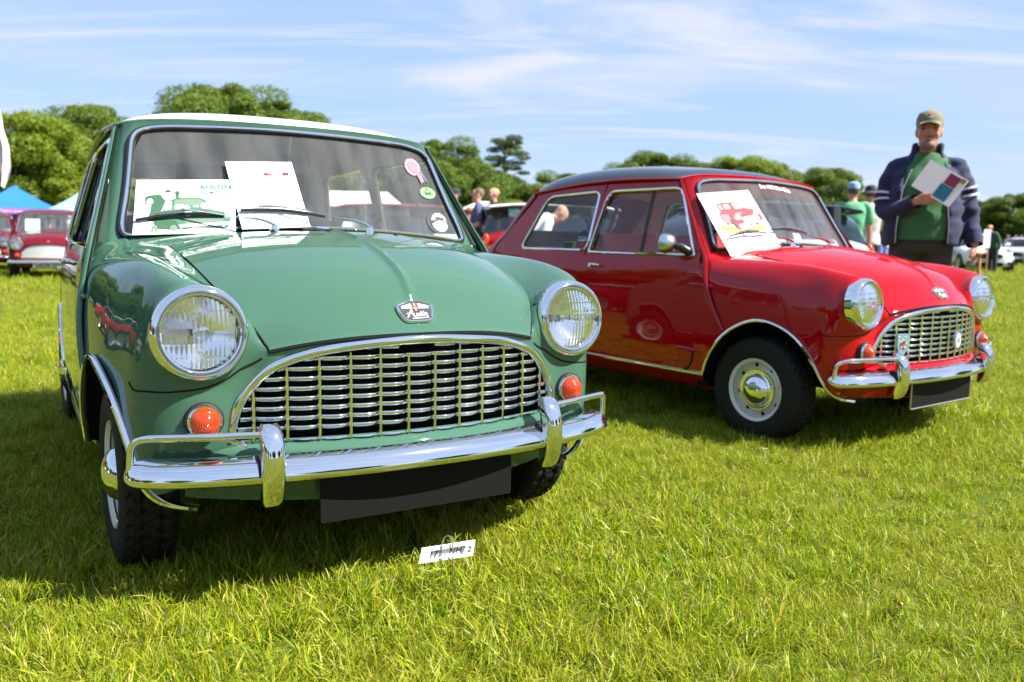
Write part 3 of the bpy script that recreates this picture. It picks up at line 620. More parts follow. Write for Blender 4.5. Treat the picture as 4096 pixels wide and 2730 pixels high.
    # --- wheels
    def wheel(c, sg, front):
        prof = [(.052, .128), (.062, .145), (.070, .165), (.073, .195), (.069, .220), (.060, .238), (.048, .2455)]
        full = prof+[(.03, .2475), (0, .248), (-.03, .2475)]+[(-a, r_) for a, r_ in prof[::-1]]
        w = MB(); pr = to_np(full); na = 40 if far else 216
        if far: w.lathe(full, na, axis='y')
        else:
            pr = curve(pr, 46); an = np.arange(na)*2*math.pi/na; G = np.zeros((46, na, 3))
            for i, (ax_, r_) in enumerate(pr):
                rr = np.full(na, r_)
                if r_ > .236:
                    ph = an*36/(2*math.pi); zig = np.abs(((ax_/.05*1.5+0) % 1)-.5)*.9; blk = ((ph+zig+(.5 if ax_ > 0 else 0)) % 1)
                    rr = rr-.0075*(blk < .24)-.006*(np.abs(np.abs(ax_)-.020) < .0042)
                G[i] = np.c_[rr*np.cos(an), np.full(na, ax_), rr*np.sin(an)]
            w.grid(G, closev=True)
        w.v = [v+to_np(c) for v in w.v]
        wh = w.build('wheel', M['tyre'], car, angle=30, recalc=True)
        rp = [(.055, .1285), (.064, .1400), (.066, .1440), (.063, .1452), (.058, .139), (.052, .1325), (.036, .1285), (.024, .1265), (.021, .122), (.024, .106), (.034, .094), (.040, .080), (.044, .03)]
        rm = MB(); rm.lathe([(sg*a, r_) for a, r_ in rp], 30 if far else 72, c=c, axis='y'); rim = rm.build('rim', M[o.get('rim', 'rim')], wh, recalc=True)
        hp = [(.034, .0940), (.044, .0948), (.049, .0920), (.049, .0850), (.046, .0775), (.047, .0745), (.060, .0705), (.075, .058), (.086, .039), (.092, .019), (.093, .0001)]
        h = MB(); h.lathe([(sg*a, r_) for a, r_ in hp], 24 if far else 64, c=c, axis='y'); h.build('hubcap', M['chrome'], wh, angle=60, recalc=True)
        if not far:
            for k in range(8):
                a = k*math.pi/4+.2; cc = np.array(c)+[.1135*math.cos(a), sg*.0232, .1135*math.sin(a)]; tx = np.array([-math.sin(a), 0, math.cos(a)]); rx_ = np.array([math.cos(a), sg*-.2, math.sin(a)])
                hl = MB(); an = np.linspace(0, 2*math.pi, 14, endpoint=False); V = [cc+tx*.0085*math.cos(q)+rx_*.0095*math.sin(q)+np.array([0, sg*.0022, 0]) for q in an]
                hl.prism(V, (0, -sg*.004, 0)); hl.build('rim_slot', M['cavity'], wh, smooth=False)
    for x in (0, -2.036):
        for sg in (-1, 1): wheel((x, sg*(.60 if x == 0 else .565), .248), sg, x == 0)
    # exhaust-side details below the front: steering arm and lower valance braces
    return car
_gz = [p[1] for p in GO]+[.650]; _gy = [p[0] for p in GO]+[0]
def gout_y_inv(y): return float(np.interp(y, _gy[::-1], _gz[::-1]))
def lens_mat(n, scale, strength):
    m = bpy.data.materials.new(n); m.use_nodes = True; nt = m.node_tree; N = nt.nodes; L = nt.links; b = N['Principled BSDF']
    b.inputs['Base Color'].default_value = (1, 1, 1, 1); b.inputs['Roughness'].default_value = .0; b.inputs['Transmission Weight'].default_value = 1; b.inputs['IOR'].default_value = 1.45
    if strength:
        tc = N.new('ShaderNodeTexCoord'); w = N.new('ShaderNodeTexWave'); w.wave_type = 'BANDS'; w.bands_direction = 'Y'; w.inputs['Scale'].default_value = scale
        L.new(tc.outputs['Object'], w.inputs['Vector']); w2 = N.new('ShaderNodeTexWave'); w2.bands_direction = 'Z'; w2.inputs['Scale'].default_value = 9; L.new(tc.outputs['Object'], w2.inputs['Vector'])
        pw = N.new('ShaderNodeMath'); pw.operation = 'POWER'; pw.inputs[1].default_value = 14; L.new(w2.outputs['Fac'], pw.inputs[0])
        ad = N.new('ShaderNodeMath'); ad.operation = 'ADD'; L.new(w.outputs['Fac'], ad.inputs[0]); L.new(pw.outputs[0], ad.inputs[1])
        bp = N.new('ShaderNodeBump'); bp.inputs['Strength'].default_value = strength; bp.inputs['Distance'].default_value = .004; L.new(ad.outputs[0], bp.inputs['Height']); L.new(bp.outputs[0], b.inputs['Normal'])
    return m
M['bright'] = mat('bright_aluminium', (.8, .8, .8), rough=.35, metal=.6); M['lens'] = lens_mat('ribbed_lamp_glass', 30, .22); M['lens_far'] = lens_mat('lamp_glass', 10, 0)
M['amber'] = mat('amber_lens', (.44, .034, .0012), rough=.12, coat=1); M['amber'].node_tree.nodes['Principled BSDF'].inputs['Transmission Weight'].default_value = .0
CAR0 = ((-.5013, 2.5983), R(-58.43)); CAR1 = ((1.6442, 4.298), R(-52.81))
WIP = [(-.163, (-.415, .930), ((-.541, .904), (-.288, .926))), (.150, (-.106, .946), ((-.238, .942), (.029, .929)))]
green_car = mini('classic_car', 'green enamelled classic saloon with a cream roof and wavy chrome grille', CAR0[0], CAR0[1], .0047, dict(paint='green', roof='cream', wipers=WIP, lining='lining'))
red_car = mini('classic_car', 'bright red classic saloon with a black roof and a picture board in its windscreen', CAR1[0], CAR1[1], -.0177, dict(paint='red', roof='black', wipers=WIP, lining='lining_tan', seat='vinyl_red', plate_edge=True, red_arms=True, blade_off=.082))
# ------------------------------------------------------------------ placing things along photograph bearings
def bearing(u, depth, z=0.0):
    "world point at a depth along the bearing of a photo column (level line)"
    a = u-2048; b = -(math.tan(PITCH)*F_PX); x = (math.cos(ROLL)*a)/F_PX
    return (x*depth/math.cos(PITCH)*math.cos(PITCH), depth, z)
M['turf'] = mat('turf', (.060, .085, .008), rough=.95, spec=.05, col2=(.115, .115, .02), nscale=2.2, bump=.5, bscale=30)
def build_field():
    xs = np.concatenate([-np.geomspace(4, 700, 40)[::-1], np.linspace(-3.8, 3.8, 30), np.geomspace(4, 700, 40)]); ys = np.concatenate([np.linspace(-60, -1, 12), np.linspace(0, 12, 50), np.geomspace(12.5, 900, 40)])
    G = np.array([[(x, y, 0) for y in ys] for x in xs]); g = MB(); g.grid(G); return tag(g.build('field', M['turf']), kind='structure')
build_field()
# ------------------------------------------------------------------ trees
def leafmat(name, c1, c2):
    m = bpy.data.materials.new(name); m.use_nodes = True; nt = m.node_tree; N = nt.nodes; L = nt.links; N.clear()
    out = N.new('ShaderNodeOutputMaterial'); d = N.new('ShaderNodeBsdfPrincipled'); t = N.new('ShaderNodeBsdfTranslucent'); mx = N.new('ShaderNodeMixShader'); mx.inputs[0].default_value = .32
    geo = N.new('ShaderNodeNewGeometry'); cr = N.new('ShaderNodeMix'); cr.data_type = 'RGBA'; cr.inputs[6].default_value = (*c1, 1); cr.inputs[7].default_value = (*c2, 1); L.new(geo.outputs['Random Per Island'], cr.inputs[0])
    L.new(cr.outputs[2], d.inputs['Base Color']); d.inputs['Roughness'].default_value = .5; d.inputs['Specular IOR Level'].default_value = .35
    hs = N.new('ShaderNodeHueSaturation'); hs.inputs['Value'].default_value = 1.5; L.new(cr.outputs[2], hs.inputs['Color']); L.new(hs.outputs[0], t.inputs[0])
    L.new(d.outputs[0], mx.inputs[1]); L.new(t.outputs[0], mx.inputs[2]); L.new(mx.outputs[0], out.inputs[0]); return m
M['leaf_oak'] = leafmat('oak_leaves', (.070, .130, .010), (.140, .185, .014)); M['leaf_bright'] = leafmat('lime_leaves', (.125, .200, .010), (.21, .245, .014)); M['leaf_dark'] = leafmat('dark_leaves', (.045, .090, .012), (.085, .125, .016)); M['leaf_pine'] = leafmat('pine_needles', (.055, .095, .028), (.10, .135, .04))
M['bark'] = mat('bark', (.09, .07, .05), rough=.9, noise=.5, nscale=8, bump=.6, bscale=20)
def tree_meshes(seed, kind):
    "unit tree 10 m tall: trunk with limbs, crown of leaf sprays"
    r = np.random.default_rng(seed); tr = MB(); tips = []
    if kind == 'broad':
        H = 4.0; tr.tube(curve([(0, 0, -.2), (.1*r.normal(), .1*r.normal(), 1.5), (.2*r.normal(), .2*r.normal(), H)], 8), [.42, .36, .32, .30, .28, .26, .24, .22], 9)
        n = 125
        for k in range(n):
            g = r.uniform(0, 2*math.pi); z = r.uniform(.9, 9.3); q = (z-5.0)/4.5; rad = 4.3*math.sqrt(max(.05, 1-q*q))*r.uniform(.45, 1.0)*(1 if z > 3 else .95)
            c = np.array([rad*math.cos(g), rad*math.sin(g), z]); tips.append((c, (r.uniform(.45, 1.0) if k % 3 else r.uniform(1.1, 1.8))*(1.0 if z < 8 else .8)))
            if k % 3 == 0: tr.tube(curve([(0, 0, min(H, 1.5+z*.25)), c*[.45, .45, 0]+[0, 0, 1.5+z*.5], c], 6), np.linspace(.13, .03, 6), 5)
        per, sz = 1050, .085
    else:
        tr.tube(curve([(0, 0, -.2), (.15, .05, 4), (.1, .2, 9.4)], 10), np.linspace(.26, .06, 10), 8)
        for k in range(26):
            z = 5.2+4.6*(k/25.)**.9; g = k*2.4+r.uniform(-.4, .4); L_ = (2.1 if z < 8.7 else 1.4)*r.uniform(.45, 1)*(1-.45*abs(z-7.6)/2.4); c = np.array([L_*math.cos(g), L_*math.sin(g), z+.15])
            tr.tube([(.1, .1, z-.35), tuple(c*[.6, .6, 1]), tuple(c)], [.06, .04, .02], 5); tips.append((c, r.uniform(.5, .85)))
        per, sz = 520, .09
    V = []; F = []; nn = 0
    for c, R_ in tips:
        m = int(per*R_); d = r.normal(size=(m, 3)); d /= np.linalg.norm(d, axis=1)[:, None]; rr = (R_*r.uniform(.35, 1, m)**.5*np.where(r.uniform(size=m) < .14, r.uniform(1.03, 1.25, m), 1))[:, None]; p = c+d*rr*[1, 1, .72 if kind == 'broad' else .38]
        nrm = d*.7+r.normal(size=(m, 3))*.55+[0, 0, .35]; nrm /= np.linalg.norm(nrm, axis=1)[:, None]
        a = np.cross(nrm, r.normal(size=(m, 3))); a /= np.linalg.norm(a, axis=1)[:, None]; b = np.cross(nrm, a); s = (sz*r.uniform(.6, 1.3, m))[:, None]
        q = np.stack([p-a*s, p+b*s*.55-a*s*.1, p+a*s*1.1, p-b*s*.55], 1); V.append(q.reshape(-1, 3)); F += [[nn+4*i, nn+4*i+1, nn+4*i+2, nn+4*i+3] for i in range(m)]; nn += 4*m
    cm = bpy.data.meshes.new('tree_crown'); cm.from_pydata(np.vstack(V).tolist(), [], F); cm.update()
    return tr.mesh('tree_trunk', M['bark']), cm
TM = [tree_meshes(11, 'broad'), tree_meshes(23, 'broad'), tree_meshes(37, 'broad')]; TP = tree_meshes(5, 'pine')
_cr = {}
def tree(name, label, u, depth, vtop, leaf, width=1.0, k=0, pine=False, loc=None, h=None):
    hz = 960+(u-2048)*math.tan(ROLL)
    h = h or ((hz-vtop)*depth/F_PX+CAM_H); p = loc or bearing(u, depth)
    t = thing(name, label, 'tree', p, (k*1.7) % 6.28, 'trees round the edge of the field'); s = h/10.; t.scale = (s*width, s*width, s)
    tm, cm = TP if pine else TM[k % 3]; key = (cm.name, leaf)
    if not cm.materials: cm.materials.append(M['leaf_oak'])
    link('trunk', tm, t); c = link('crown', cm, t); c.material_slots[0].link = 'OBJECT'; c.material_slots[0].material = M[leaf]; return t
def build_trees():
    T = [(60, 58, 440, 'leaf_bright', 1.35, 'bright green broad tree behind the drooping white flag'), (385, 80, 425, 'leaf_oak', 1.15, 'olive coloured tall tree showing left of the cream roof above a paler tree'),
         (330, 62, 560, 'leaf_bright', 1.25, 'lower yellow green tree behind the white hip roofed tents'), (560, 66, 545, 'leaf_bright', 1.2, 'yellow green tree hidden partly by the green car pillar'),
         (950, 72, 350, 'leaf_oak', 1.25, 'biggest domed tree rising behind the cream roof'), (1180, 80, 440, 'leaf_oak', 1.1, 'domed tree at the right shoulder of the biggest one behind the cream roof'), (1480, 76, 560, 'leaf_oak', 1.25, 'tree seen through the green car windscreen on its far side'),
         (1770, 60, 560, 'leaf_oak', 1.12, 'dense green tree just right of the green car pillar behind the strolling men'), (1850, 64, 640, 'leaf_oak', 1.0, 'smaller green tree leaning against the dense one behind the strolling men'), (1640, 66, 590, 'leaf_oak', 1.2, 'green tree half behind the green car pillar'),
         (1990, 92, 690, 'leaf_dark', 1.1, 'dark leaved tree below the lone pine'), (2090, 88, 735, 'leaf_oak', 1.2, 'low rounded tree right of the lone pine'), (2040, 70, 800, 'leaf_bright', 1.5, 'lowest pale yellow green tree in front of the pine'), (2240, 100, 690, 'leaf_oak', 1.35, 'low rounded tree just above the rear of the black roof'), (2200, 74, 790, 'leaf_bright', 1.5, 'pale low tree behind the red hatchback'),
         (2590, 100, 605, 'leaf_oak', 1.15, 'olive tree with two humps above the middle of the black roof'), (2480, 104, 655, 'leaf_oak', 1.1, 'olive tree at the left end of the clump above the black roof'), (2760, 100, 645, 'leaf_oak', 1.3, 'olive tree in the dip of the clump above the black roof'), (2930, 96, 622, 'leaf_bright', 1.3, 'paler green tree in the clump above the front of the black roof'), (3060, 98, 655, 'leaf_oak', 1.2, 'olive tree at the right end of the clump above the black roof'),
         (3290, 84, 668, 'leaf_oak', 1.05, 'round olive tree left of the man in the blue cap'), (3200, 90, 760, 'leaf_oak', 1.2, 'low olive tree behind the red car screen pillar'), (3420, 92, 790, 'leaf_dark', 1.3, 'dark low tree between the two men walking away'), (3560, 90, 850, 'leaf_bright', 1.5, 'pale low tree behind the blue hatchback'),
         (3780, 78, 900, 'leaf_bright', 1.6, 'pale bush like tree between the big man and his sleeve'), (3905, 76, 800, 'leaf_dark', 1.0, 'dark tree right behind the hanging sleeve of the big man'), (4035, 72, 770, 'leaf_oak', 1.2, 'leafy tree above the silver hatchback'), (4140, 74, 800, 'leaf_oak', 1.2, 'leafy tree cut by the right edge beyond the silver hatchback'), (3960, 80, 860, 'leaf_dark', 1.5, 'dark low tree above the white post sign')]
    for k, (u, d, v, lf, w, lab) in enumerate(T): tree('broadleaf_tree', lab, u, d, v, lf, w, k)
    tree('pine_tree', 'lone ragged pine standing clear above the other trees', 2015, 96, 565, 'leaf_pine', 1.15, 1, pine=True)
    # trees on the camera's side of the field, which the photograph shows mirrored in the chrome and paint
    for k, (x, y, h, lf) in enumerate([(-54, 68, 12, 'leaf_oak'), (-50, 57, 13, 'leaf_dark'), (-48, 48, 12, 'leaf_oak'), (-47, 39, 13, 'leaf_oak'), (-46, 30, 12, 'leaf_oak'), (-49, 20, 10, 'leaf_dark'), (-52, 10, 14, 'leaf_oak'), (-51, 0, 11, 'leaf_oak'), (-50, -10, 11, 'leaf_bright'), (-44, -24, 13, 'leaf_oak'), (-36, -36, 11, 'leaf_oak'), (-26, -44, 12, 'leaf_dark'), (-6, -52, 12, 'leaf_oak'), (14, -50, 10, 'leaf_oak'), (34, -44, 13, 'leaf_oak'), (50, -24, 11, 'leaf_dark'), (58, -2, 12, 'leaf_oak'), (60, 22, 11, 'leaf_oak')]):
        t = tree('broadleaf_tree', 'tree on the near side of the field mirrored in the bumpers', 0, 0, 0, lf, 1.5, k, loc=(x, y, 0), h=h)
        t['group'] = 'trees mirrored in the chrome'
build_trees()
# ------------------------------------------------------------------ people
M['skin'] = mat('skin', (.52, .27, .18), rough=.5, noise=.12, nscale=30, spec=.35); M['skin_pink'] = mat('pink_skin', (.50, .215, .15), rough=.5, noise=.12, nscale=30)
def cloth(n, c): 
    if n not in M: M[n] = mat(n, c, rough=.85, sheen=.1, bump=.25, bscale=22, noise=.12, nscale=12)
    return M[n]
def remesh(mb, name, mats, parent, voxel=.012, smooth=6, wrinkle=0, seed=0):
    me = mb.mesh(name, mats, angle=None); fixn(me); o = link(name, me, parent)
    md = o.modifiers.new('r', 'REMESH'); md.mode = 'VOXEL'; md.voxel_size = voxel; md.use_smooth_shade = True
    ms = o.modifiers.new('s', 'SMOOTH'); ms.factor = .5; ms.iterations = smooth
    dg = bpy.context.evaluated_depsgraph_get(); m2 = bpy.data.meshes.new_from_object(o.evaluated_get(dg)); o.modifiers.clear(); o.data = m2; bpy.data.meshes.remove(me)
    if wrinkle:
        n = len(m2.vertices); co = np.zeros(n*3); m2.vertices.foreach_get('co', co); co = co.reshape(-1, 3); no = np.zeros(n*3); m2.vertex_normals.foreach_get('vector', no); no = no.reshape(-1, 3); rr = np.random.default_rng(seed)
        d = np.zeros(n)
        for _ in range(9):
            w = rr.normal(size=3)*[16, 16, 34]; d += np.sin(co@w+rr.uniform(0, 6))/9*1.6
        co += no*(d*wrinkle)[:, None]; m2.vertices.foreach_set('co', co.ravel()); m2.update()
    m2.materials.clear(); m2.materials.append(mats)
    return o
def ell(mb, rows, n=24, p=2.3):
    "loft of superellipses: (z, cx, cy, rx, ry)"
    an = np.linspace(0, 2*math.pi, n, endpoint=False); ca, sa = np.cos(an), np.sin(an); sg = lambda v: np.sign(v)*np.abs(v)**(2/p)
    return mb.loft([np.c_[cx+rx*sg(ca), cy+ry*sg(sa), np.full(n, z)] for z, cx, cy, rx, ry in rows])
def blob(mb, c, r, n=14):
    t = np.linspace(-math.pi/2, math.pi/2, n); return ell(mb, [(c[2]+r[2]*math.sin(a), c[0], c[1], max(r[0]*math.cos(a), .001), max(r[1]*math.cos(a), .001)) for a in t], 18, 2)
def hand(mb, w, d, up, side, s=1, curl=.6, spread=.2):
    "palm and five fingers from wrist w along d; up = back of hand; side = towards the thumb"
    w, d, up, side = [to_np(q) for q in (w, d, up, side)]; L = .088*s
    for k, (o, ln) in enumerate(((.030, .072), (.010, .080), (-.011, .074), (-.030, .058))):
        b = w+d*L+side*o*s; c1 = b+d*ln*.5*s-up*curl*.012*s+side*o*spread*.3; c2 = c1+d*ln*.5*s*(1-curl*.7)-up*curl*ln*.5*s
        mb.tube([w+d*.03*s+side*o*.6*s, b, c1, c2], [.011*s, .0105*s, .0095*s, .0075*s], 8)
    mb.tube([w+d*.02*s+side*.02*s, w+d*.05*s+side*.045*s-up*.01*s, w+d*.085*s+side*.052*s-up*.02*s], [.014*s, .012*s, .009*s], 8)
    mb.loft([[w+d*t*s+side*(a*ww)*s+up*(b*.014)*s for a, b in ((1, 0), (.7, .9), (0, 1.05), (-.7, .9), (-1, 0), (-.7, -.9), (0, -1.05), (.7, -.9))] for t, ww in ((-.02, .026), (.01, .032), (.05, .042), (.09, .041))])
def person(label, loc, rz, h=1.75, girth=1.0, top=('t_navy', (.03, .035, .07)), bottom=('trousers', (.03, .03, .035)), hair=(.08, .06, .05), skin='skin', arms=None, sleeve='short', hat=None, lean=0, glasses=False, shirt_len=.90, parts=None, beard=None, bald=False, shoe=(.03, .03, .03), skirt=False, voxel=.014, group='people at the car show'):
    s = h/1.75; t = thing('person', label, 'person', loc, rz, group); t.scale = (s, s, s); g = girth
    lr = lambda p: (p[0]*math.cos(lean)+(p[2]-.95)*math.sin(lean), p[1], .95+(p[2]-.95)*math.cos(lean)-p[0]*math.sin(lean)) if p[2] > .95 else tuple(p)
    if arms is None: arms = [[(0, .20*g**.5, 1.435), (.01, .25*g**.6, 1.12), (.06, .26*g**.6, .86)], [(0, -.20*g**.5, 1.435), (.01, -.25*g**.6, 1.12), (.06, -.26*g**.6, .86)]]
    L = lambda mb: (setattr(mb, 'v', [np.array([lr(p) for p in v]) for v in mb.v]), mb)[1] if lean else mb
    b = MB(); ell(b, [(.86, 0, 0, .10*g, .155*g**.5), (.98, 0, 0, .105*g, .15*g**.5), (1.10, .01*g, 0, .10*g, .14*g**.6), (1.28, 0, 0, .105*g**.6, .165), (1.40, -.01, 0, .09, .17), (1.455, -.015, 0, .065, .11), (1.49, -.01, 0, .055, .058), (1.56, .01, 0, .052, .052)])
    blob(b, (.018, 0, 1.655), (.094, .074, .105)); blob(b, (.035, 0, 1.590), (.070, .061, .080)); blob(b, (-.01, 0, 1.68), (.092, .078, .080))
    b.tube([(.106, 0, 1.672), (.122, 0, 1.645), (.112, 0, 1.632)], [.008, .0135, .012], 8); blob(b, (.086, 0, 1.690), (.022, .055, .013)); blob(b, (.062, .040, 1.615), (.030, .026, .024)); blob(b, (.062, -.040, 1.615), (.030, .026, .024)); blob(b, (.094, 0, 1.594), (.014, .025, .007)); blob(b, (.090, 0, 1.545), (.022, .026, .020))
    for sg in (-1, 1):
        blob(b, (.005, sg*.078, 1.65), (.018, .010, .032)); blob(b, (.082, sg*.042, 1.632), (.025, .02, .02))
        b.tube([(0, sg*.085, .92), (.012, sg*.10, .52), (-.02, sg*.105, .08)], [.085, .055, .04], 10)
    for A in arms:
        c = curve(A[:3], 10); b.tube(c, np.interp(np.linspace(0, 1, 10), [0, .5, 1], [.052, .042, .028]), 10)
        w = to_np(A[2]); d = to_np(A[2])-to_np(A[1]); d /= np.linalg.norm(d)
        if len(A) > 3: hand(b, w, *A[3:6], curl=A[6] if len(A) > 6 else .6)
        else: hand(b, w, d, (0, math.copysign(1, w[1]), 0), (1, 0, 0), curl=.5)
    remesh(L(b), 'body', M[skin], t, voxel*.8, 2)
    # clothing
    c1 = MB(); z0 = shirt_len; ell(c1, [(z0, .012, 0, .135*g, .178*g**.5), (z0+.06, .012, 0, .135*g, .178*g**.5), (1.08, .02*g, 0, .128*g, .165*g**.6), (1.28, .005, 0, .130*g**.6, .185*g**.3), (1.415, -.01, 0, .105, .19), (1.472, -.015, 0, .085, .14), (1.515, -.012, 0, .064, .07)])
    for A in arms:
        n = 12; c = curve([to_np(A[0])*[1, .45, 1]+[0, 0, .012]]+A[:3], n); e = {'short': 7, 'long': 12, 'none': 0}[sleeve]
        if e: c1.tube(c[:e], np.interp(np.linspace(0, 1, n)[:e], [0, .18, .55, 1], [.050, .070, .064, .046]), 12)
    remesh(L(c1), 'shirt' if not skirt else 'dress', cloth(*top), t, voxel, 4, .005, len(label))
    c2 = MB()
    if skirt: ell(c2, [(.42, 0, 0, .20, .24), (.7, 0, 0, .16, .20), (.97, 0, 0, .12, .155)])
    else:
        ell(c2, [(.84, 0, 0, .115*g, .165*g**.5), (.93, .005, 0, .122*g, .166*g**.5), (1.0, .005, 0, .115*g, .155*g**.5)])
        for sg in (-1, 1): c2.tube([(0, sg*.09, .90), (.01, sg*.095, .70), (.016, sg*.10, .50), (-.01, sg*.105, .28), (-.015, sg*.107, .07)], [.108*g**.4, .098, .080, .070, .066], 12)
    remesh(c2, 'trousers' if not skirt else 'skirt', cloth(*bottom), t, voxel, 3, .006, 3+len(label))
    sh = MB()
    for sg in (-1, 1): ell(sh, [(.0, .05, sg*.105, .135, .045), (.03, .05, sg*.105, .135, .046), (.06, .03, sg*.105, .10, .042), (.10, -.02, sg*.105, .055, .042)])
    sh.build('shoes', cloth('shoe_%02x' % int(shoe[0]*255), shoe), t, recalc=True)
    if not bald:
        hr = MB(); blob(hr, (-.012, 0, 1.685), (.098, .083, .088)); hr.v = [v[:] for v in hr.v]; hr.v[-1][:, 0] = np.minimum(hr.v[-1][:, 0], .045+.35*(hr.v[-1][:, 2]-1.69)); L(hr).build('hair', ink('hair_%d' % int(hair[0]*999), hair), t, recalc=True)
    for sg in (-1, 1):
        fe = MB(); blob(fe, (.098, sg*.032, 1.665), (.008, .013, .006), 8); L(fe).build('eye', ink('dark_eyes', (.02, .014, .012)), t, recalc=True)
        fe = MB(); blob(fe, (.101, sg*.034, 1.687), (.008, .02, .004), 8); L(fe).build('eyebrow', ink('dark_eyes', (.02, .014, .012)), t, recalc=True)
    mo = MB(); blob(mo, (.107, 0, 1.590), (.005, .024, .005), 8); L(mo).build('mouth', ink('lip_skin', (.32, .09, .08)), t, recalc=True)
    if beard:
        bd = MB(); blob(bd, (.080, 0, 1.555), (.036, .046, .036)); blob(bd, (.100, 0, 1.608), (.014, .03, .006)); L(bd).build('beard', ink('grey_beard', beard), t, recalc=True)
    if glasses:
        gl = MB()
        for sg in (-1, 1): blob(gl, (.104, sg*.034, 1.665), (.008, .026, .017), 8)
        gl.tube([(.0, -.080, 1.668), (.10, -.062, 1.672), (.108, 0, 1.672), (.10, .062, 1.672), (.0, .080, 1.668)], .003, 6); L(gl).build('sunglasses', M['plastic'], t, recalc=True)
    if hat:
        kind, col = hat; hm = cloth('hat_%d_%d' % (int(col[0]*999), int(col[2]*999)), col); ht = MB(); P = [(1.70, -.005, 0, .102, .086), (1.74, -.006, 0, .100, .084), (1.775, -.010, 0, .086, .072), (1.795, -.012, 0, .05, .04), (1.80, -.012, 0, .001, .001)]; ell(ht, P, 24, 2.1)
        if kind == 'bucket': ell(ht, [(1.665, 0, 0, .150, .135), (1.672, 0, 0, .150, .135), (1.705, 0, 0, .104, .088)], 24, 2)
        ho = L(ht).build('hat', hm, t, recalc=True)
        if kind == 'cap':
            br = MB(); rows = []
            for k in range(9):
                a = (k/8.-.5)*2.2; rows.append([(.085*math.cos(a)+.004, .082*math.sin(a), 1.712+.002), (.085*math.cos(a)+.082*math.cos(a)**.5, .090*math.sin(a), 1.702-.034*math.sin(a)**2), (.085*math.cos(a)+.082*math.cos(a)**.5, .090*math.sin(a), 1.695-.034*math.sin(a)**2), (.085*math.cos(a)+.004, .082*math.sin(a), 1.704)])
            br.grid(to_np(rows), closev=True); L(br).build('brim', hm, ho, recalc=True)
    return t
def build_people():
    P = lambda u, d: bearing(u, d)
    # the big man with the show guide, facing the camera
    fx = math.atan2(-6.0, -2.86)
    rs = [(0, -.180, 1.405), (.05, -.240, 1.13), (.262, -.045, 1.175), (-.05, .96, .27), (.90, .05, .42), (.1, -.25, .96), .35]
    ls = [(0, .180, 1.405), (-.01, .275, 1.13), (.055, .325, .895), (.10, .02, -1), (.25, 1, 0), (1, -.2, 0), 1.0]
    man = person('bearded man in an olive cap and open navy track jacket holding a white guide', P(3666, 6.1), fx, 1.785, 1.32, ('shirt_forest', (.035, .14, .05)), ('trousers_charcoal', (.040, .033, .034)), arms=[rs, ls], sleeve='none', hat=('cap', (.17, .16, .095)), beard=(.17, .13, .105), shirt_len=.92, voxel=.011, skin='skin_pink', hair=(.10, .08, .06))
    jk = cloth('jacket_navy', (.010, .014, .058)); jl = cloth('jacket_lining', (.03, .03, .06)); wh = cloth('jacket_white_stripe', (.62, .60, .72))
    # jacket: open in front, a thick shell round the back and sides
    for sg in (-1, 1):
        j = MB(); rows = []
        for z, rx, ry, cx in ((.885, .196, .240, .0), (.92, .205, .248, .0), (1.0, .205, .250, .01), (1.15, .195, .245, .01), (1.28, .178, .235, 0), (1.37, .150, .222, -.01), (1.44, .118, .165, -.015), (1.505, .092, .105, -.018), (1.575, .082, .092, -.012)):
            a0 = .62 if z < 1.45 else .9; an = np.linspace(a0, math.pi, 16); o_ = np.c_[cx+rx*np.cos(an), sg*ry*np.sin(an)**.85, np.full(16, z)]; i_ = np.c_[cx+(rx-.02)*np.cos(an), sg*(ry-.02)*np.sin(an)**.85, np.full(16, z)]; rows.append(np.vstack([o_, i_[::-1]]))
        j.loft(rows); A = rs if sg < 0 else ls; n = 18; c = curve([to_np(A[0])*[1, .45, 1]+[-.01, 0, .015]]+A[:3], n); j.tube(c[:17], np.interp(np.linspace(0, 1, n)[:17], [0, .15, .35, .6, .8, 1], [.052, .068, .068, .066, .058, .050]), 14)
        remesh(j, 'jacket', jk, man, .010, 2, .013, 5+sg)
        for q in (.46, .52):
            st = MB(); i = q*(n-1); pts = np.array([nspl(np.arange(n), c, np.array([i+k]))[0] for k in (-.16, .16)]); rad = float(np.interp(q, [0, .15, .35, .6, .8, 1], [.052, .068, .068, .066, .058, .050]))+.010; st.tube(pts, rad, 20, caps=False); st.build('sleeve_stripe', wh, man)
        cu = MB(); cu.tube(c[15:18], [.058, .057, .052], 14, caps=False); cu.build('cuff', jk, man)
        pp = MB(); pp.tube([(.135, sg*.088, 1.395), (.178, sg*.135, 1.25), (.200, sg*.160, 1.0), (.190, sg*.160, .90)], .004, 6); pp.build('zip', M['steel'], man)
    lg = MB(); lg.box((.158, .095, 1.335), (.008, .035, .022)); lg.build('shirt_emblem', ink('white_print', (.75, .75, .75)), man)
    cb = MB(); blob(cb, (.100, 0, 1.752), (.006, .015, .010), 8); cb.build('cap_emblem', ink('red_print', (.45, .03, .05)), man)
    cb = MB(); blob(cb, (.102, 0, 1.740), (.006, .019, .005), 8); cb.build('cap_emblem', ink('lilac_print', (.5, .45, .65)), man)
    # show guide in his hand
    gd = thing('magazine', 'white show guide with crimson and turquoise squares held to a man\'s chest', 'magazine', (0, 0, 0)); gd.parent = None
    gd.matrix_world = Matrix.Translation(P(3666, 6.1)) @ Matrix.Rotation(fx, 4, 'Z') @ Matrix.Scale(1.03, 4) @ Matrix.Translation((.250, .085, 1.278)) @ Euler((R(58), R(-8), 0)).to_matrix().to_4x4()
    pg = MB(); pg.box((0, 0, 0), (.012, .20, .27)); pg.build('cover', ink('guide_paper', (.80, .78, .75)), gd, smooth=False)
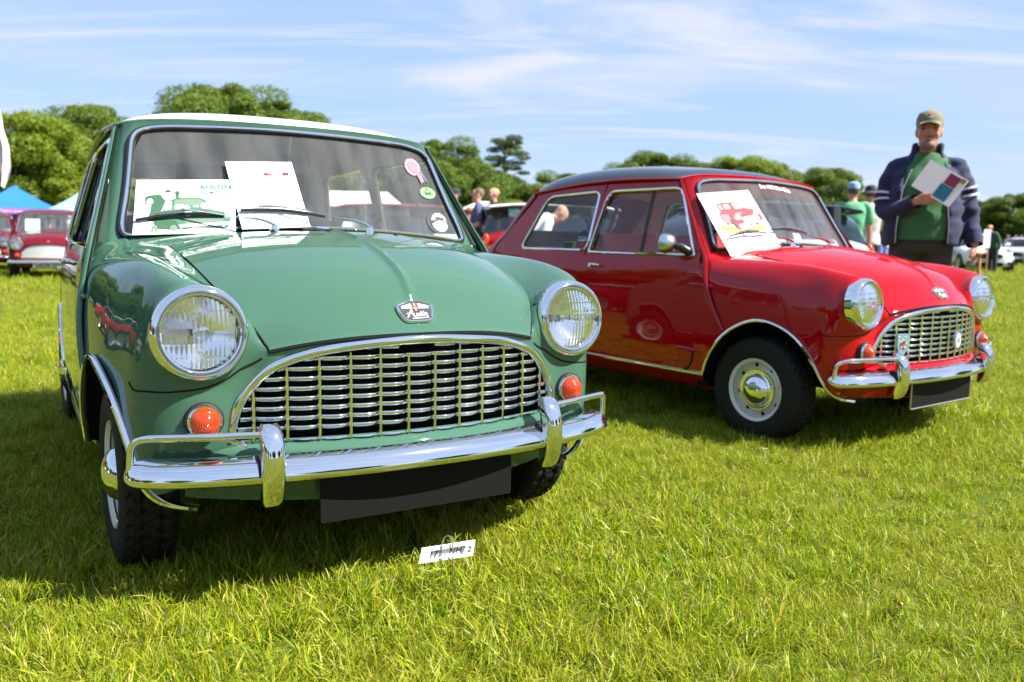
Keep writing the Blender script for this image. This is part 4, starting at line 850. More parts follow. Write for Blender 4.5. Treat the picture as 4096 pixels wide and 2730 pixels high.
    for nm, cc, y, z, w_, h_ in (('square', (.50, .04, .13), .050, -.055, .075, .075), ('square', (.02, .33, .50), -.040, -.050, .095, .085), ('square', (.62, .42, .12), .078, -.110, .03, .03)):
        q = MB(); q.box((.0075, y, z), (.004, w_, h_)); q.build(nm, ink('print_%d' % int(cc[0]*999), cc), gd, smooth=False)
    # walking stick in the other hand
    st = thing('walking_stick', 'light wooden walking stick in the lowered hand of the man in the cap', 'stick'); st.matrix_world = man.matrix_basis.copy() if False else Matrix.Translation(P(3666, 6.1)) @ Matrix.Rotation(fx, 4, 'Z') @ Matrix.Scale(1.03, 4)
    q = MB(); q.tube([(.098, .352, .80), (.13, .372, .0)], [.012, .010], 10); q.build('shaft', ink('ash_wood', (.42, .21, .07)), st)
    q = MB(); q.tube(curve([(.06, .335, .817), (.085, .350, .825), (.11, .358, .817)], 8), .015, 8); q.build('handle', ink('ash_wood', (.42, .21, .07)), st)
    person('man seen from behind in a pale blue cap and mid green T-shirt', P(3385, 12.6), R(80), 1.76, 1.0, ('shirt_mint', (.11, .36, .20)), ('jeans_blue', (.05, .07, .20)), hat=('cap', (.22, .38, .62)))
    person('man in a black bucket hat and loose pinkish white shirt walking away', P(3452, 13.2), R(75), 1.76, 1.05, ('shirt_blush', (.66, .58, .56)), ('jeans_black', (.015, .02, .035)), hat=('bucket', (.02, .025, .03)), sleeve='long')
    hold = [[(0, .20, 1.41), (.03, .27, 1.13), (.25, .16, 1.20)], [(0, -.20, 1.41), (.05, -.25, 1.13), (.30, -.12, 1.22)]]
    person('man in sunglasses and a slate blue T-shirt holding a white paper', P(1905, 15.2), R(185), 1.76, 1.08, ('shirt_slate', (.065, .07, .14)), ('jeans_dark', (.03, .035, .06)), arms=hold, glasses=True, hair=(.12, .08, .05))
    pp = MB(); pp.box((0, 0, 0), (.01, .20, .28), (0, R(-35), 0)); pz = tag(pp.build('paper_sheet', M['paper'], smooth=False), 'blank white paper held up by a man in sunglasses', 'paper'); q = bearing(1905, 15.2); pz.location = (q[0]-.36, q[1], 1.30)
    person('bald man in a black T-shirt with sunglasses pushed up, beside a red hatchback', P(1968, 16.4), R(200), 1.84, 1.0, ('shirt_black', (.018, .02, .03)), ('jeans_dark', (.03, .035, .06)), bald=True)
    person('man in a black cap and black shirt half hidden by a green car pillar', P(1812, 15.4), R(210), 1.74, 1.0, ('shirt_coal', (.02, .02, .022)), ('jeans_dark', (.03, .035, .06)), hat=('cap', (.018, .018, .02)), glasses=True)
    person('woman in a floral pinkish red dress standing behind the men by the tent', P(1870, 18.5), R(160), 1.56, .95, ('dress_floral', (.38, .07, .09)), ('dress_floral', (.38, .07, .09)), skirt=True, hair=(.30, .17, .08))
    lean_arms = [[(.02, .20, 1.40), (.22, .24, 1.18), (.46, .16, 1.12)], [(.02, -.20, 1.40), (.22, -.24, 1.18), (.46, -.16, 1.12)]]
    pm = person('man in a white lettered T-shirt leaning over a red hatchback', P(2050, 11.2), R(14), 1.72, 1.15, ('shirt_white', (.70, .68, .70)), ('jeans_dark', (.03, .035, .06)), lean=1.1, arms=lean_arms, hair=(.35, .30, .25), bald=True)
    Vt, Ft = text_mesh('FAST\nICONS', .11); Vt = Vt[:, [1, 0, 2]]
    tx = MB(); tx.add(np.c_[np.full(len(Vt), -.150)-.02*np.abs(Vt[:, 1]), -Vt[:, 1], 1.24+Vt[:, 0]], Ft); tx.v = [np.array([((p[0])*math.cos(1.1)+(p[2]-.95)*math.sin(1.1), p[1], .95+(p[2]-.95)*math.cos(1.1)-p[0]*math.sin(1.1)) for p in v]) for v in tx.v]; tx.build('shirt_lettering', ink('dark_print', (.06, .05, .06)), pm, smooth=False)
    person('grey haired woman in a lilac white top passing the blue tents', P(296, 30), R(175), 1.68, 1.0, ('top_lilac', (.55, .48, .60)), ('jeans_dark', (.03, .035, .06)), hair=(.60, .50, .38))
    person('brown haired man just showing above the roof of a dark red saloon', P(212, 34), R(200), 1.76, 1.0, ('shirt_coal', (.02, .02, .022)), ('jeans_dark', (.03, .035, .06)), hair=(.22, .13, .07))
    person('bare armed man in rust orange shorts beyond a green car mirror', P(345, 21), R(190), 1.80, 1.0, ('shirt_rust', (.42, .12, .04)), ('shorts_rust', (.42, .13, .05)), hair=(.10, .08, .07))
    person('man in a dark green fleece stooping beside a silver hatchback', P(3955, 30), R(200), 1.70, 1.1, ('fleece_green', (.03, .09, .05)), ('jeans_black', (.015, .02, .035)), lean=.35, sleeve='long', bald=True)
    for u, c, lab in ((4010, ('shirt_pale', (.6, .58, .66)), 'person in a pale top behind a silver hatchback, leftmost of three'), (4040, ('shirt_mauve', (.4, .3, .36)), 'person in a mauve top behind a silver hatchback, middle of three'), (4062, ('shirt_rust', (.42, .12, .04)), 'person in a rust top behind a silver hatchback, rightmost of three')):
        person(lab, P(u, 56), R(190), 1.72, 1.0, c, ('jeans_dark', (.03, .035, .06)), voxel=.03)
build_people()
# ------------------------------------------------------------------ modern hatchbacks
M['tint'] = glass('tinted_car_glass', (.24, .32, .33), 1.6)
def hatch(label, loc, rz, body, roof, plate=True, scoop=False, group='modern hatchbacks on the field'):
    "length 3.75 m, origin on the ground below the middle"
    c = thing('hatchback', label, 'car', loc, rz, group); B = M[body]
    an = np.linspace(0, 2*math.pi, 40, endpoint=False); ca, sa = np.cos(an), np.sin(an); sg = lambda v, p: np.sign(v)*np.abs(v)**p
    st = [(1.86, .40, .34, .60), (1.84, .58, .28, .70), (1.76, .70, .22, .78), (1.55, .80, .19, .88), (1.2, .835, .18, .94), (.8, .84, .18, .97), (.2, .842, .18, .985), (-.6, .845, .18, .99), (-1.2, .845, .19, .99), (-1.55, .82, .22, .98), (-1.75, .76, .26, .95), (-1.86, .66, .32, .88), (-1.90, .50, .38, .80)]
    b = MB(); b.loft([np.c_[np.full(40, x), w*sg(ca, .42), (z0+z1)/2+(z1-z0)/2*sg(sa, .5)] for x, w, z0, z1 in st]); bo = b.build('body', B, c, recalc=True, angle=60)
    hs = [(.86, .74, .94, .97), (.62, .735, .94, 1.14), (.30, .70, .94, 1.325), (-.1, .685, .94, 1.375), (-.8, .675, .94, 1.365), (-1.35, .655, .94, 1.345), (-1.70, .64, .94, 1.30), (-1.86, .62, .94, .99)]
    g = MB(); g.loft([np.c_[np.full(40, x), w*sg(ca, .6)*(1-.13*np.clip((sa+.2), 0, 1)), z0-.1+(z1-z0+.1)*np.clip(sg(sa, .55), 0, 1)] for x, w, z0, z1 in hs]); g.build('windows', M['tint'], c, recalc=True, angle=60)
    r = MB(); rs = [(.34, .60, 1.322), (.1, .615, 1.375), (-.3, .62, 1.398), (-.9, .61, 1.392), (-1.4, .595, 1.378), (-1.72, .58, 1.345), (-1.76, .57, 1.33)]
    r.loft([np.c_[np.full(40, x), w*sg(ca, .5), z-.012+.030*sg(sa, .8)] for x, w, z in rs]); r.build('roof', M[roof], c, recalc=True, angle=60)
    for s in (-1, 1):
        for pts, rad in (([(.80, s*.70, .985), (.56, s*.665, 1.16), (.30, s*.615, 1.33)], .030), ([(-.15, s*.752, .98), (-.16, s*.66, 1.36)], .035), ([(-1.18, s*.745, .98), (-1.25, s*.64, 1.34)], .07)):
            p = MB(); p.tube(pts, rad, 8); p.build('pillar', M['plastic'], c)
        m = MB(); blob(m, (.52, s*.90, 1.02), (.08, .10, .06)); m.build('door_mirror', B, c, recalc=True)
        hl = MB(); blob(hl, (1.66, s*.60, .76), (.11, .12, .11)); h = hl.build('headlight', M['chrome'], c, recalc=True); l = MB(); blob(l, (1.70, s*.605, .765), (.085, .095, .09)); l.build('lens', M['lens_far'], h, recalc=True)
        tl = MB(); blob(tl, (-1.83, s*.63, .80), (.06, .07, .12)); tl.build('tail_light', M['amber'], c, recalc=True)
        dh = MB(); dh.tube([(-.02, s*.853, .86), (-.17, s*.853, .86)], .016, 8); dh.build('door_handle', M['chrome'], c)
        dg = MB(); dg.tube([(.62, s*.846, .95), (.66, s*.846, .60), (.60, s*.84, .27)], .006, 5); dg.tube([(-.22, s*.848, .96), (-.25, s*.850, .55), (-.22, s*.842, .27)], .006, 5); dg.build('door_gap', M['seam'], c)
        for x in (1.22, -1.24):
            a = MB(); a.lathe([(s*.70, .375), (s*.842, .38), (s*.862, .37), (s*.862, .325), (s*.83, .315)], 32, c=(x, 0, .31), axis='y'); a.build('arch_cladding', M['plastic'], c, recalc=True)
            w = MB(); w.lathe([(s*.66, .20), (s*.66, .30), (s*.69, .315), (s*.84, .315), (s*.862, .30), (s*.858, .22)], 32, c=(x, 0, .315), axis='y'); wo = w.build('wheel', M['tyre'], c, recalc=True)
            q = MB(); q.lathe([(s*.850, .225), (s*.866, .215), (s*.855, .19), (s*.835, .16), (s*.845, .05), (s*.850, .001)], 24, c=(x, 0, .315), axis='y'); q.build('rim', M['steel'], wo, recalc=True)
    gr = MB(); gr.loft([np.c_[np.full(24, x), w*sg(np.cos(a24), .6), .60+hh*sg(np.sin(a24), .8)] for a24 in (np.linspace(0, 2*math.pi, 24, endpoint=False),) for x, w, hh in ((1.80, .43, .10), (1.878, .41, .095), (1.882, .36, .08))]); gr.build('grille', M['plastic'], c, recalc=True)
    lo = MB(); lo.box((1.835, 0, .315), (.09, .86, .12)); lo.build('air_intake', M['cavity'], c); 
    for s in (-1, 1): lo = MB(); lo.box((1.80, s*.60, .36), (.07, .20, .10)); lo.build('brake_duct', M['cavity'], c)
    if plate: p = MB(); p.box((1.887, 0, .455), (.012, .52, .11)); p.build('number_plate', ink('plate_white', (.72, .72, .70)), c, smooth=False)
    p = MB(); p.box((-1.915, 0, .62), (.02, .52, .11)); p.build('number_plate', ink('plate_yellow', (.70, .50, .05)), c, smooth=False)
    it = MB()
    for s in (-1, 1): it.box((-.35, s*.36, .98), (.16, .44, .50), (0, -.2, 0)); it.box((-.42, s*.36, 1.27), (.09, .22, .14), (0, -.2, 0))
    it.build('seats', M['vinyl_dark'], c); return c
def build_cars():
    hatch('modern bright red hatchback with a white roof seen across the strolling men', bearing(2336, 15.5), R(14), 'modern_red', 'white').scale = (1.08, 1.08, 1.08)
    hatch('grey blue hatchback with a black roof seen through the red car door window', bearing(2860, 11.0), R(200), 'silver', 'black')
    bl = hatch('blue hatchback with its bonnet raised behind two men walking away', bearing(3254, 17.5), R(-62), 'blue', 'blue')
    tg = MB(); tg.loft([[(.80+.0*k, y, .99-.03*(abs(y)/.6)**2) for y in np.linspace(-.66, .66, 9)]+[(.77, y, 1.0-.03*(abs(y)/.6)**2) for y in np.linspace(.66, -.66, 9)] for k in (0,)]+[[(.92, y, 1.3) for y in np.linspace(-.68, .68, 9)]+[(.88, y, 1.31) for y in np.linspace(.68, -.68, 9)], [(1.05, y, 1.62-.25*(abs(y)/.6)**3) for y in np.linspace(-.60, .60, 9)]+[(1.01, y, 1.63-.25*(abs(y)/.6)**3) for y in np.linspace(.60, -.60, 9)]]); tg.build('raised_bonnet', M['plastic'], bl, recalc=True)
    hatch('white hatchback facing the camera right of the man in the cap', bearing(3885, 32), R(-104), 'white', 'white')
    hatch('silver hatchback parked side on at the far right edge', bearing(4080, 42), R(-135), 'silver', 'silver')
    hatch('white hatchback seen through the windscreen of the green car', bearing(1400, 13.5), R(-165), 'white', 'modern_red')
    # older saloon facing the camera at the left
    p = bearing(203, 16.3); mc = mini('classic_car', 'dark red classic saloon with a pale slatted grille facing us at the left edge', p[:2], math.atan2(-p[1], -p[0])+R(-3), 0, dict(paint='maroon', roof='maroon', far=True, grille='bars', plate='plate_white', group=None))
    Vt, Ft = text_mesh('G636 SFG', .105, bold=.002, spacing=1.05); tx = MB(); tx.add(np.c_[np.full(len(Vt), .5295), Vt[:, 0], .290+Vt[:, 1]], Ft); tx.build('plate_lettering', M['plastic'], mc, smooth=False)
    bd = MB(); bd.lathe([(0, .022), (.006, .026), (.010, .015), (.011, .0001)], 16, c=(.472, 0, .705), axis='x'); bd.build('bonnet_badge', M['chrome'], mc)
    pp = MB(); pp.box((-.415, -.30, 1.02), (.006, .24, .26), (0, R(-32), 0)); tag(pp.build('paper_sheet', ink('mint_paper', (.50, .80, .68)), smooth=False), 'mint green paper propped in a dark red saloon windscreen', 'paper'); bpy.data.objects[-1] if False else None
    o = [q for q in bpy.data.objects if q.name.startswith('paper_sheet') and 'mint' in q.get('label', '')][0]; o.location = mc.location; o.rotation_euler = mc.rotation_euler
    p2 = bearing(-80, 18.6); m2 = copy_tree(mc); m2.location = (p2[0], p2[1], 0); m2['label'] = 'dark red saloon cut off by the left edge of the photo'
build_cars()
def mirrored():
    "cars standing left of the green one; the photograph shows them only as reflections in its wing and door"
    for k, (src, x, y, r, lab) in enumerate(((0, -11.5, 7.2, 35, 'red hatchback mirrored in the wing of the green car'), (4, -12.5, 3.0, 20, 'silver hatchback mirrored in the wing of the green car'), (0, -12.5, 10.5, 60, 'red hatchback mirrored in the door of the green car'), (3, -12.0, -1.2, 25, 'white hatchback mirrored in the wing of the green car'))):
        h = [o for o in bpy.data.objects if o.name.startswith('hatchback')][src]; c = copy_tree(h); c.location = (x, y, 0); c.rotation_euler = (0, 0, R(r)); c['label'] = lab; c['group'] = 'cars mirrored in the paint'
mirrored()
# ------------------------------------------------------------------ tents, banner, signs
def cm(n, c): return mat(n, c, rough=.8) if n not in M else M[n]
M['tent_blue'] = mat('blue_canvas', (.005, .13, .58), rough=.75); M['tent_pale_blue'] = mat('pale_blue_canvas', (.20, .42, .80), rough=.75); M['valance'] = mat('purple_canvas', (.30, .09, .42), rough=.8); M['tent_white'] = mat('white_canvas', (.80, .80, .78), rough=.8); M['tent_red'] = mat('red_canvas', (.55, .03, .04), rough=.8)
def tent(label, loc, rz, w, d, he, ha, roof, val, ridge=0, side=None, lettering=None, group='show tents'):
    t = thing('gazebo', label, 'tent', loc, rz, group); n = 16; r = MB(); G = []
    for k in range(11):
        f = k/10.; q = (1-f); z = he+(ha-he)*(1-(1-f)**1.35) if False else he+(ha-he)*f**1.25; row = []
        for i in range(4):
            a = [(-1, -1), (1, -1), (1, 1), (-1, 1)][i]; b_ = [(-1, -1), (1, -1), (1, 1), (-1, 1)][(i+1) % 4]
            for j in range(4): m = j/4.; row.append(((a[0]*(1-m)+b_[0]*m)*(w/2*q+ridge*f), (a[1]*(1-m)+b_[1]*m)*d/2*q, z))
        G.append(row)
    r.grid(to_np(G), closev=True); r.build('canopy', M[roof], t, angle=20)
    v = MB(); c4 = [(-w/2, -d/2), (w/2, -d/2), (w/2, d/2), (-w/2, d/2)]
    for i in range(4): a, b_ = c4[i], c4[(i+1) % 4]; v.prism([(a[0], a[1], he), (b_[0], b_[1], he), (b_[0], b_[1], he-.30), (a[0], a[1], he-.30)], (0 if i % 2 == 0 else (.01 if i == 1 else -.01), (-.01 if i == 0 else .01) if i % 2 == 0 else 0, 0))
    v.build('valance', M[val], t, smooth=False)
    for a in c4: l = MB(); l.tube([(a[0]*.98, a[1]*.98, 0), (a[0]*.98, a[1]*.98, he)], .025, 6); l.build('leg', M['steel'], t)
    if side: s = MB(); s.box((0, d/2-.03, he/2-.15), (w*.97, .01, he-.3)); s.build('back_wall', M[side], t, smooth=False)
    if lettering:
        Vt, Ft = text_mesh(lettering, .19); x = MB(); x.add(np.c_[Vt[:, 0], np.full(len(Vt), -d/2-.022), he-.155+Vt[:, 1]], Ft); x.build('lettering', ink('white_print', (.75, .75, .75)), t, smooth=False)
    return t
def build_tents():
    p = bearing(72, 47); f = math.atan2(p[1], p[0])-math.pi/2
    tent('bright blue peaked gazebo with purple lettered valance behind the dark red saloon', p, f, 4.3, 3.0, 2.1, 3.35, 'tent_blue', 'valance', side='tent_blue', lettering="View Taylor's showroom here")
    p = bearing(352, 47.5); tent('pale blue peaked gazebo with purple valance next to a green car window', p, f, 4.0, 3.0, 2.05, 3.25, 'tent_pale_blue', 'valance', side='tent_blue')
    e = thing('tent_emblem', '', '') if False else None
    p = bearing(236, 62); tent('white hip roofed marquee between two blue gazebos', p, f, 3.6, 4, 2.25, 3.1, 'tent_white', 'tent_white', ridge=1.0)
    p = bearing(20, 66); tent('white marquee behind the bright blue gazebo', p, f, 8, 4, 2.3, 2.95, 'tent_white', 'tent_white', ridge=2.2)
    p = bearing(1385, 30); tent('white marquee seen through the green car windscreen', p, .1, 4.2, 3, 1.9, 2.45, 'tent_white', 'tent_white', ridge=1.4)
    p = bearing(1925, 34); tent('white gazebo with red flashes behind the strolling men', p, .2, 3.4, 3, 1.75, 2.35, 'tent_white', 'tent_red', ridge=.2)
    p = bearing(2060, 38); tent('red edged white gazebo behind the roof of a red hatchback', p, .1, 3.0, 3, 1.85, 2.3, 'tent_white', 'tent_red', ridge=.2)
build_tents()
def banner():
    p = bearing(38, 9.0); t = thing('feather_flag', 'drooping white feather flag with faint red and grey print at the left edge', 'flag', p, 0)
    q = MB(); q.tube(curve([(-.13, 0, 0), (-.125, 0, 1.5), (-.10, 0, 2.6), (-.03, 0, 3.0)], 20), .011, 8); q.build('pole', M['steel'], t)
    rows = []
    for k in range(30):
        f = k/29.; z = 2.62-1.24*f; w = (.03+.10*f**.8)*(1 if f < .82 else 1-(f-.82)/.18*.8); x0 = -.12+.16*f*.45; row = []
        for j in range(12): m = j/11.; row.append((x0+w*m, .028*math.sin(m*9+f*7)+.012*math.sin(f*26+m*3), z-.05*m*f))
        rows.append(row)
    G = to_np(rows); b = MB(); b.grid(np.concatenate([G, G[:, ::-1]+[0, .006, 0]], 1), closev=True); b.build('cloth', ink('flag_cloth', (.74, .70, .72)), t)
    for f, s, cc, nm in ((.24, .05, (.50, .07, .06), 'red_print'), (.42, .03, (.15, .15, .18), 'dark_print'), (.56, .035, (.2, .2, .24), 'dark_print'), (.88, .035, (.45, .15, .10), 'rust_print')):
        k = int(f*29); c = G[k, 5]; q = MB(); q.add([c+[-s*.5, -.035, s*1.2], c+[s*.6, -.032, s*.7], c+[s*.3, -.034, -s*1.3], c+[-s*.7, -.036, -s*.5]], [[0, 3, 2, 1]]); q.build('print', ink(nm, cc), t, smooth=False)
banner()
def post_sign():
    p = bearing(3925, 20); t = thing('post_sign', 'blank white board on a thin post beyond the hanging sleeve', 'sign', p, .2); q = MB(); q.box((0, 0, 1.1), (.17, .02, .42)); q.build('board', M['paper'], t, smooth=False); q = MB(); q.tube([(.07, .03, 0), (.07, .03, 1.3)], .018, 6); q.build('post', ink('ash_wood', (.42, .21, .07)), t)
post_sign()
# ------------------------------------------------------------------ badges, stickers, boards propped on the windscreens
def frame(o, x, y):
    x = Vector(x).normalized(); z = x.cross(Vector(y)).normalized(); y = z.cross(x); return Matrix(((x.x, y.x, z.x, o[0]), (x.y, y.y, z.y, o[1]), (x.z, y.z, z.z, o[2]), (0, 0, 0, 1)))
def flat(mb, P, z, m=None): mb.add([(p[0], p[1], z) for p in P], [list(range(len(P)))], m)
def stroke(mb, P, w, z, m=None, closed=False):
    P = to_np(P); T = np.gradient(P, axis=0); n = np.c_[-T[:, 1], T[:, 0]]; n /= np.linalg.norm(n, axis=1)[:, None]+1e-9; ww = w if np.ndim(w) == 0 else to_np(w)[:, None]
    G = np.stack([np.c_[P-n*ww/2, np.full(len(P), z)], np.c_[P+n*ww/2, np.full(len(P), z)]], 1); mb.grid(G, flip=True, m=m)
def disc(mb, c, rx, ry, z, n=28, m=None): a = np.linspace(0, 2*math.pi, n, endpoint=False); flat(mb, np.c_[c[0]+rx*np.cos(a), c[1]+ry*np.sin(a)], z, m)
def bonnet_badge(car):
    # local: x to the viewer's right (car's left, +y), y up the bonnet
    F = frame((.4865, 0, .7055), (0, 1, 0), (-.647, 0, .762))
    O = fillet([(-.047, .018), (0, .0325), (.047, .018), (.0445, -.006), (.033, -.031), (-.033, -.031), (-.0445, -.006)], [.008, .02, .008, .01, .012, .012, .01], 6)
    O = O*1.1; b = MB(); k = O*.86
    b.loft([np.c_[O, np.full(len(O), -.004)], np.c_[O*1.0, np.full(len(O), .003)], np.c_[O*.96, np.full(len(O), .0058)], np.c_[O*.90, np.full(len(O), .0060)], np.c_[k, np.full(len(O), .0035)]], caps=False, flip=False); b.xf(F); bg = b.build('bonnet_badge', M['chrome'], car, recalc=True)
    f = MB(); flat(f, k, .0036); f.xf(F); f.build('badge_field', ink('badge_navy', (.018, .020, .045)), bg, smooth=False)
    w = MB(); flat(w, [(-.0375, .0065), (-.010, .0065), (-.011, .0225), (-.0385, .0145)], .0042); flat(w, [(.010, .0065), (.0375, .0065), (.0385, .0145), (.011, .0225)], .0042); w.xf(F); w.build('badge_panel', ink('badge_white', (.78, .76, .78)), bg, smooth=False)
    c = MB(); flat(c, fillet([(-.0065, .013), (.0065, .013), (.0062, .004), (0, -.003), (-.0062, .004)], .002, 3), .0044); c.xf(F); c.build('badge_shield', ink('badge_red', (.52, .10, .09)), bg, smooth=False)
    c = MB(); stroke(c, [(0, .013), (0, -.002)], .0018, .0048); stroke(c, [(-.0063, .0072), (.0063, .0072)], .0018, .0048)
    for s in (-1, 1): stroke(c, curve([(s*.006, .006), (s*.0095, .011), (s*.007, .015), (s*.009, .019), (s*.006, .0215)], 14), .0014, .0046)
    disc(c, (0, .0185), .0030, .0052, .0046, 14); c.xf(F); c.build('badge_crest', ink('badge_cream', (.70, .62, .42)), bg, smooth=False)
    t = MB(); W_ = .0030
    for q, wd in (([(-.030, -.021), (-.026, -.018), (-.021, -.009), (-.0155, -.0005), (-.0128, .0022), (-.0118, -.001), (-.0130, -.010), (-.0118, -.0165), (-.008, -.0175)], W_), ([(-.0290, -.0095), (-.022, -.0085), (-.0115, -.0085)], W_*.9),
                  ([(-.008, -.0175), (-.0095, -.0095), (-.0095, -.0085)], W_), ([(-.0095, -.0105), (-.0070, -.0172), (-.0035, -.0165), (-.0010, -.0080), (-.0018, -.0150), (.0008, -.0172)], W_), ([(.0008, -.0172), (.0048, -.0095), (.0062, -.0145), (.0040, -.0172), (.0022, -.0165)], W_),
                  ([(.0062, -.0170), (.0095, -.014), (.0125, -.0035), (.0105, -.0130), (.0125, -.0170), (.0150, -.0150)], W_), ([(.0085, -.0070), (.0160, -.0065)], W_*.8), ([(.0150, -.0150), (.0172, -.0085), (.0162, -.0145), (.0180, -.0170)], W_), ([(.0180, -.0170), (.0212, -.0085), (.0212, -.0165)], W_), ([(.0212, -.0110), (.0255, -.0078), (.0268, -.0110), (.0262, -.0200), (.0282, -.0245)], W_), ([(-.016, -.0245), (.0, -.0235), (.0262, -.0225)], W_*.95)):
        stroke(t, curve(q, 26) if len(q) > 2 else q, wd, .0049)
    disc(t, (.0190, -.0040), .0018, .0018, .0049, 12); t.xf(F); t.build('badge_script', ink('badge_white', (.78, .76, .78)), bg, smooth=False)
bonnet_badge(green_car); bonnet_badge(red_car)
# ---- helpers for things lying on the screen plane of a car: (y, z) of the screen -> local point
def scr(y, z, off): return np.array([ws_x(y, z)+off*.85, y, z+off*.53])
def sheet(name, label, car, corners, off, th=.0035, cat='poster', lift=(0, 0, 0, 0)):
    "a stiff sheet leaning on a windscreen; corners TL TR BR BL as (y, z). returns thing and a function (u,v in 0..1, height) -> local point"
    C_ = [scr(y, z, off+l) for (y, z), l in zip(corners, lift)]
    t = thing(name, label, cat, car.location[:], 0); t.rotation_euler = car.rotation_euler
    n = np.cross(C_[1]-C_[0], C_[3]-C_[0]); n /= np.linalg.norm(n); n = n if n[0] > 0 else -n
    pt = lambda u, v, h=0: C_[0]*(1-u)*(1-v)+C_[1]*u*(1-v)+C_[2]*u*v+C_[3]*(1-u)*v+n*h
    b = MB(); G = np.array([[pt(u, v) for v in np.linspace(0, 1, 5)] for u in np.linspace(0, 1, 5)]); b.grid(G); b.grid(G-n*th, flip=True); e = [pt(u, v) for u, v in ((0, 0), (1, 0), (1, 1), (0, 1))]
    for i in range(4): b.add([e[i], e[(i+1) % 4], e[(i+1) % 4]-n*th, e[i]-n*th], [[0, 1, 2, 3]])
    b.build('board', M['paper'], t, smooth=False, recalc=True); t['_h'] = 0
    def pr(nm, matr, polys, h=.0006):
        q = MB()
        for P in polys:
            P = to_np(P); V = [pt(u, v, h) for u, v in P]; q.add(V, [list(range(len(V)))])
        return q.build(nm, matr, t, smooth=False)
    def txt(nm, s, u, v, size, matr, w, hgt, shear=0, bold=0, h=.0007):
        Vt, Ft = text_mesh(s, 1.0, shear, bold); q = MB(); q.add([pt(u+x*size/w, v-y*size/hgt, h) for x, y, z in Vt], Ft); return q.build(nm, matr, t, smooth=False)
    return t, pr, txt
def ring(c, rx, ry, n=22, a0=0, a1=2*math.pi): a = np.linspace(a0, a1, n, endpoint=a1-a0 < 6.28); return [(c[0]+rx*math.cos(x), c[1]+ry*math.sin(x)) for x in a]
def boards():
    P_ = ink('print_lilac', (.30, .20, .38)); G_ = ink('print_green', (.035, .38, .13)); K_ = ink('print_plum', (.13, .06, .16)); DG = ink('print_dark_green', (.04, .19, .09)); MG = ink('print_mid_green', (.09, .34, .17)); SG = ink('print_sage', (.28, .42, .31)); WH = ink('print_white', (.80, .80, .80)); GY = ink('print_grey', (.32, .32, .36))
    t, pr, tx = sheet('poster', 'landscape poster with a green car drawing propped on the green car windscreen', green_car, PAPER1, .020, lift=(.0, .0, .034, .030))
    w, h = .40, .21
    [tx('headline', s_, u_, v_, .0165, P_, .30, .215, bold=.02) for s_, u_, v_ in (('nimble and', .40, .066), ('luxurious', .475, .135), ('the', .665, .066))]
    tx('headline', 'AUSTIN', .795, .155, .0285, G_, .30, .255, bold=.045); tx('headline', 'Super', .715, .245, .0205, K_, .30, .21, .35, .03); tx('headline', 'seven', .88, .24, .0215, P_, .30, .215, bold=.02)
    pr('drawn_car', MG, [[(.27, .58), (.30, .50), (.345, .375), (.40, .35), (.52, .335), (.64, .35), (.69, .38), (.75, .57), (.84, .60), (.92, .64), (.955, .72), (.95, .80), (.40, .84), (.27, .84), (.20, .78), (.21, .66)]], .0006)
    pr('drawn_car', DG, [[(.20, .72), (.40, .76), (.44, .86), (.46, .92), (.34, .93), (.22, .91), (.19, .80)], [(.46, .86), (.93, .84), (.92, .92), (.80, .92), (.62, .905), (.47, .93)]], .0008)
    pr('drawn_window', WH, [[(.285, .575), (.305, .51), (.355, .40), (.36, .57)], [(.385, .56), (.39, .48), (.44, .475), (.52, .50), (.55, .54)], [(.56, .52), (.60, .49), (.625, .50), (.63, .53)], [(.64, .50), (.67, .43), (.70, .46), (.735, .57), (.66, .55)], ring((.525, .64), .040, .055), ring((.92, .67), .036, .055), [(.44, .865), (.95, .835), (.955, .86), (.45, .895)], ring((.585, .885), .014, .03), ring((.88, .87), .014, .03)], .0010)
    pr('drawn_car', SG, [[(.385, .54), (.39, .39), (.52, .365), (.65, .385), (.67, .43), (.635, .50), (.52, .50), (.44, .475)], [(.49, .74), (.88, .72), (.87, .80), (.50, .83)], ring((.385, .90), .034, .055)], .0009)
    pr('drawn_figure', DG, [[(.095, .33), (.12, .30), (.24, .275), (.26, .32), (.30, .40), (.27, .55), (.22, .72), (.19, .78), (.12, .76), (.15, .62), (.16, .47), (.11, .46), (.095, .39)], [(.29, .215), (.31, .175), (.335, .20), (.355, .24), (.30, .245), (.265, .25)], [(.385, .235), (.40, .215), (.43, .22), (.435, .26), (.425, .32), (.435, .35), (.40, .36), (.395, .30)]], .0011)
    pr('drawn_figure', WH, [ring((.145, .41), .032, .055), [(.285, .26), (.33, .255), (.32, .31), (.34, .35), (.29, .36)]], .0013)
    pr('drawn_figure', SG, [[(.175, .85), (.225, .85), (.235, .97), (.215, .97), (.20, .90), (.19, .97), (.165, .97)]], .0011)
    t, pr, tx = sheet('paper_sheet', 'white typed sheet with small red logos standing beside the green car poster', green_car, PAPER2, .016, cat='paper', lift=(.0, .0, .034, .034))
    w, h = .24, .24; R_ = ink('print_red', (.55, .04, .07)); D_ = ink('print_wine', (.20, .02, .07))
    a = ring((.30, .11), .075, .055, 30); b = ring((.30, .11), .064, .045, 30); pr('roundel', GY, [[a[i], a[(i+1) % 30], b[(i+1) % 30], b[i]] for i in range(30)]); pr('roundel', P_, [[(.27+.03*(i % 3)+.012*(j % 2), .085+.024*j), (.283+.03*(i % 3)+.012*(j % 2), .085+.024*j), (.279+.03*(i % 3)+.012*(j % 2), .100+.024*j), (.266+.03*(i % 3)+.012*(j % 2), .100+.024*j)] for i in range(3) for j in range(3)])
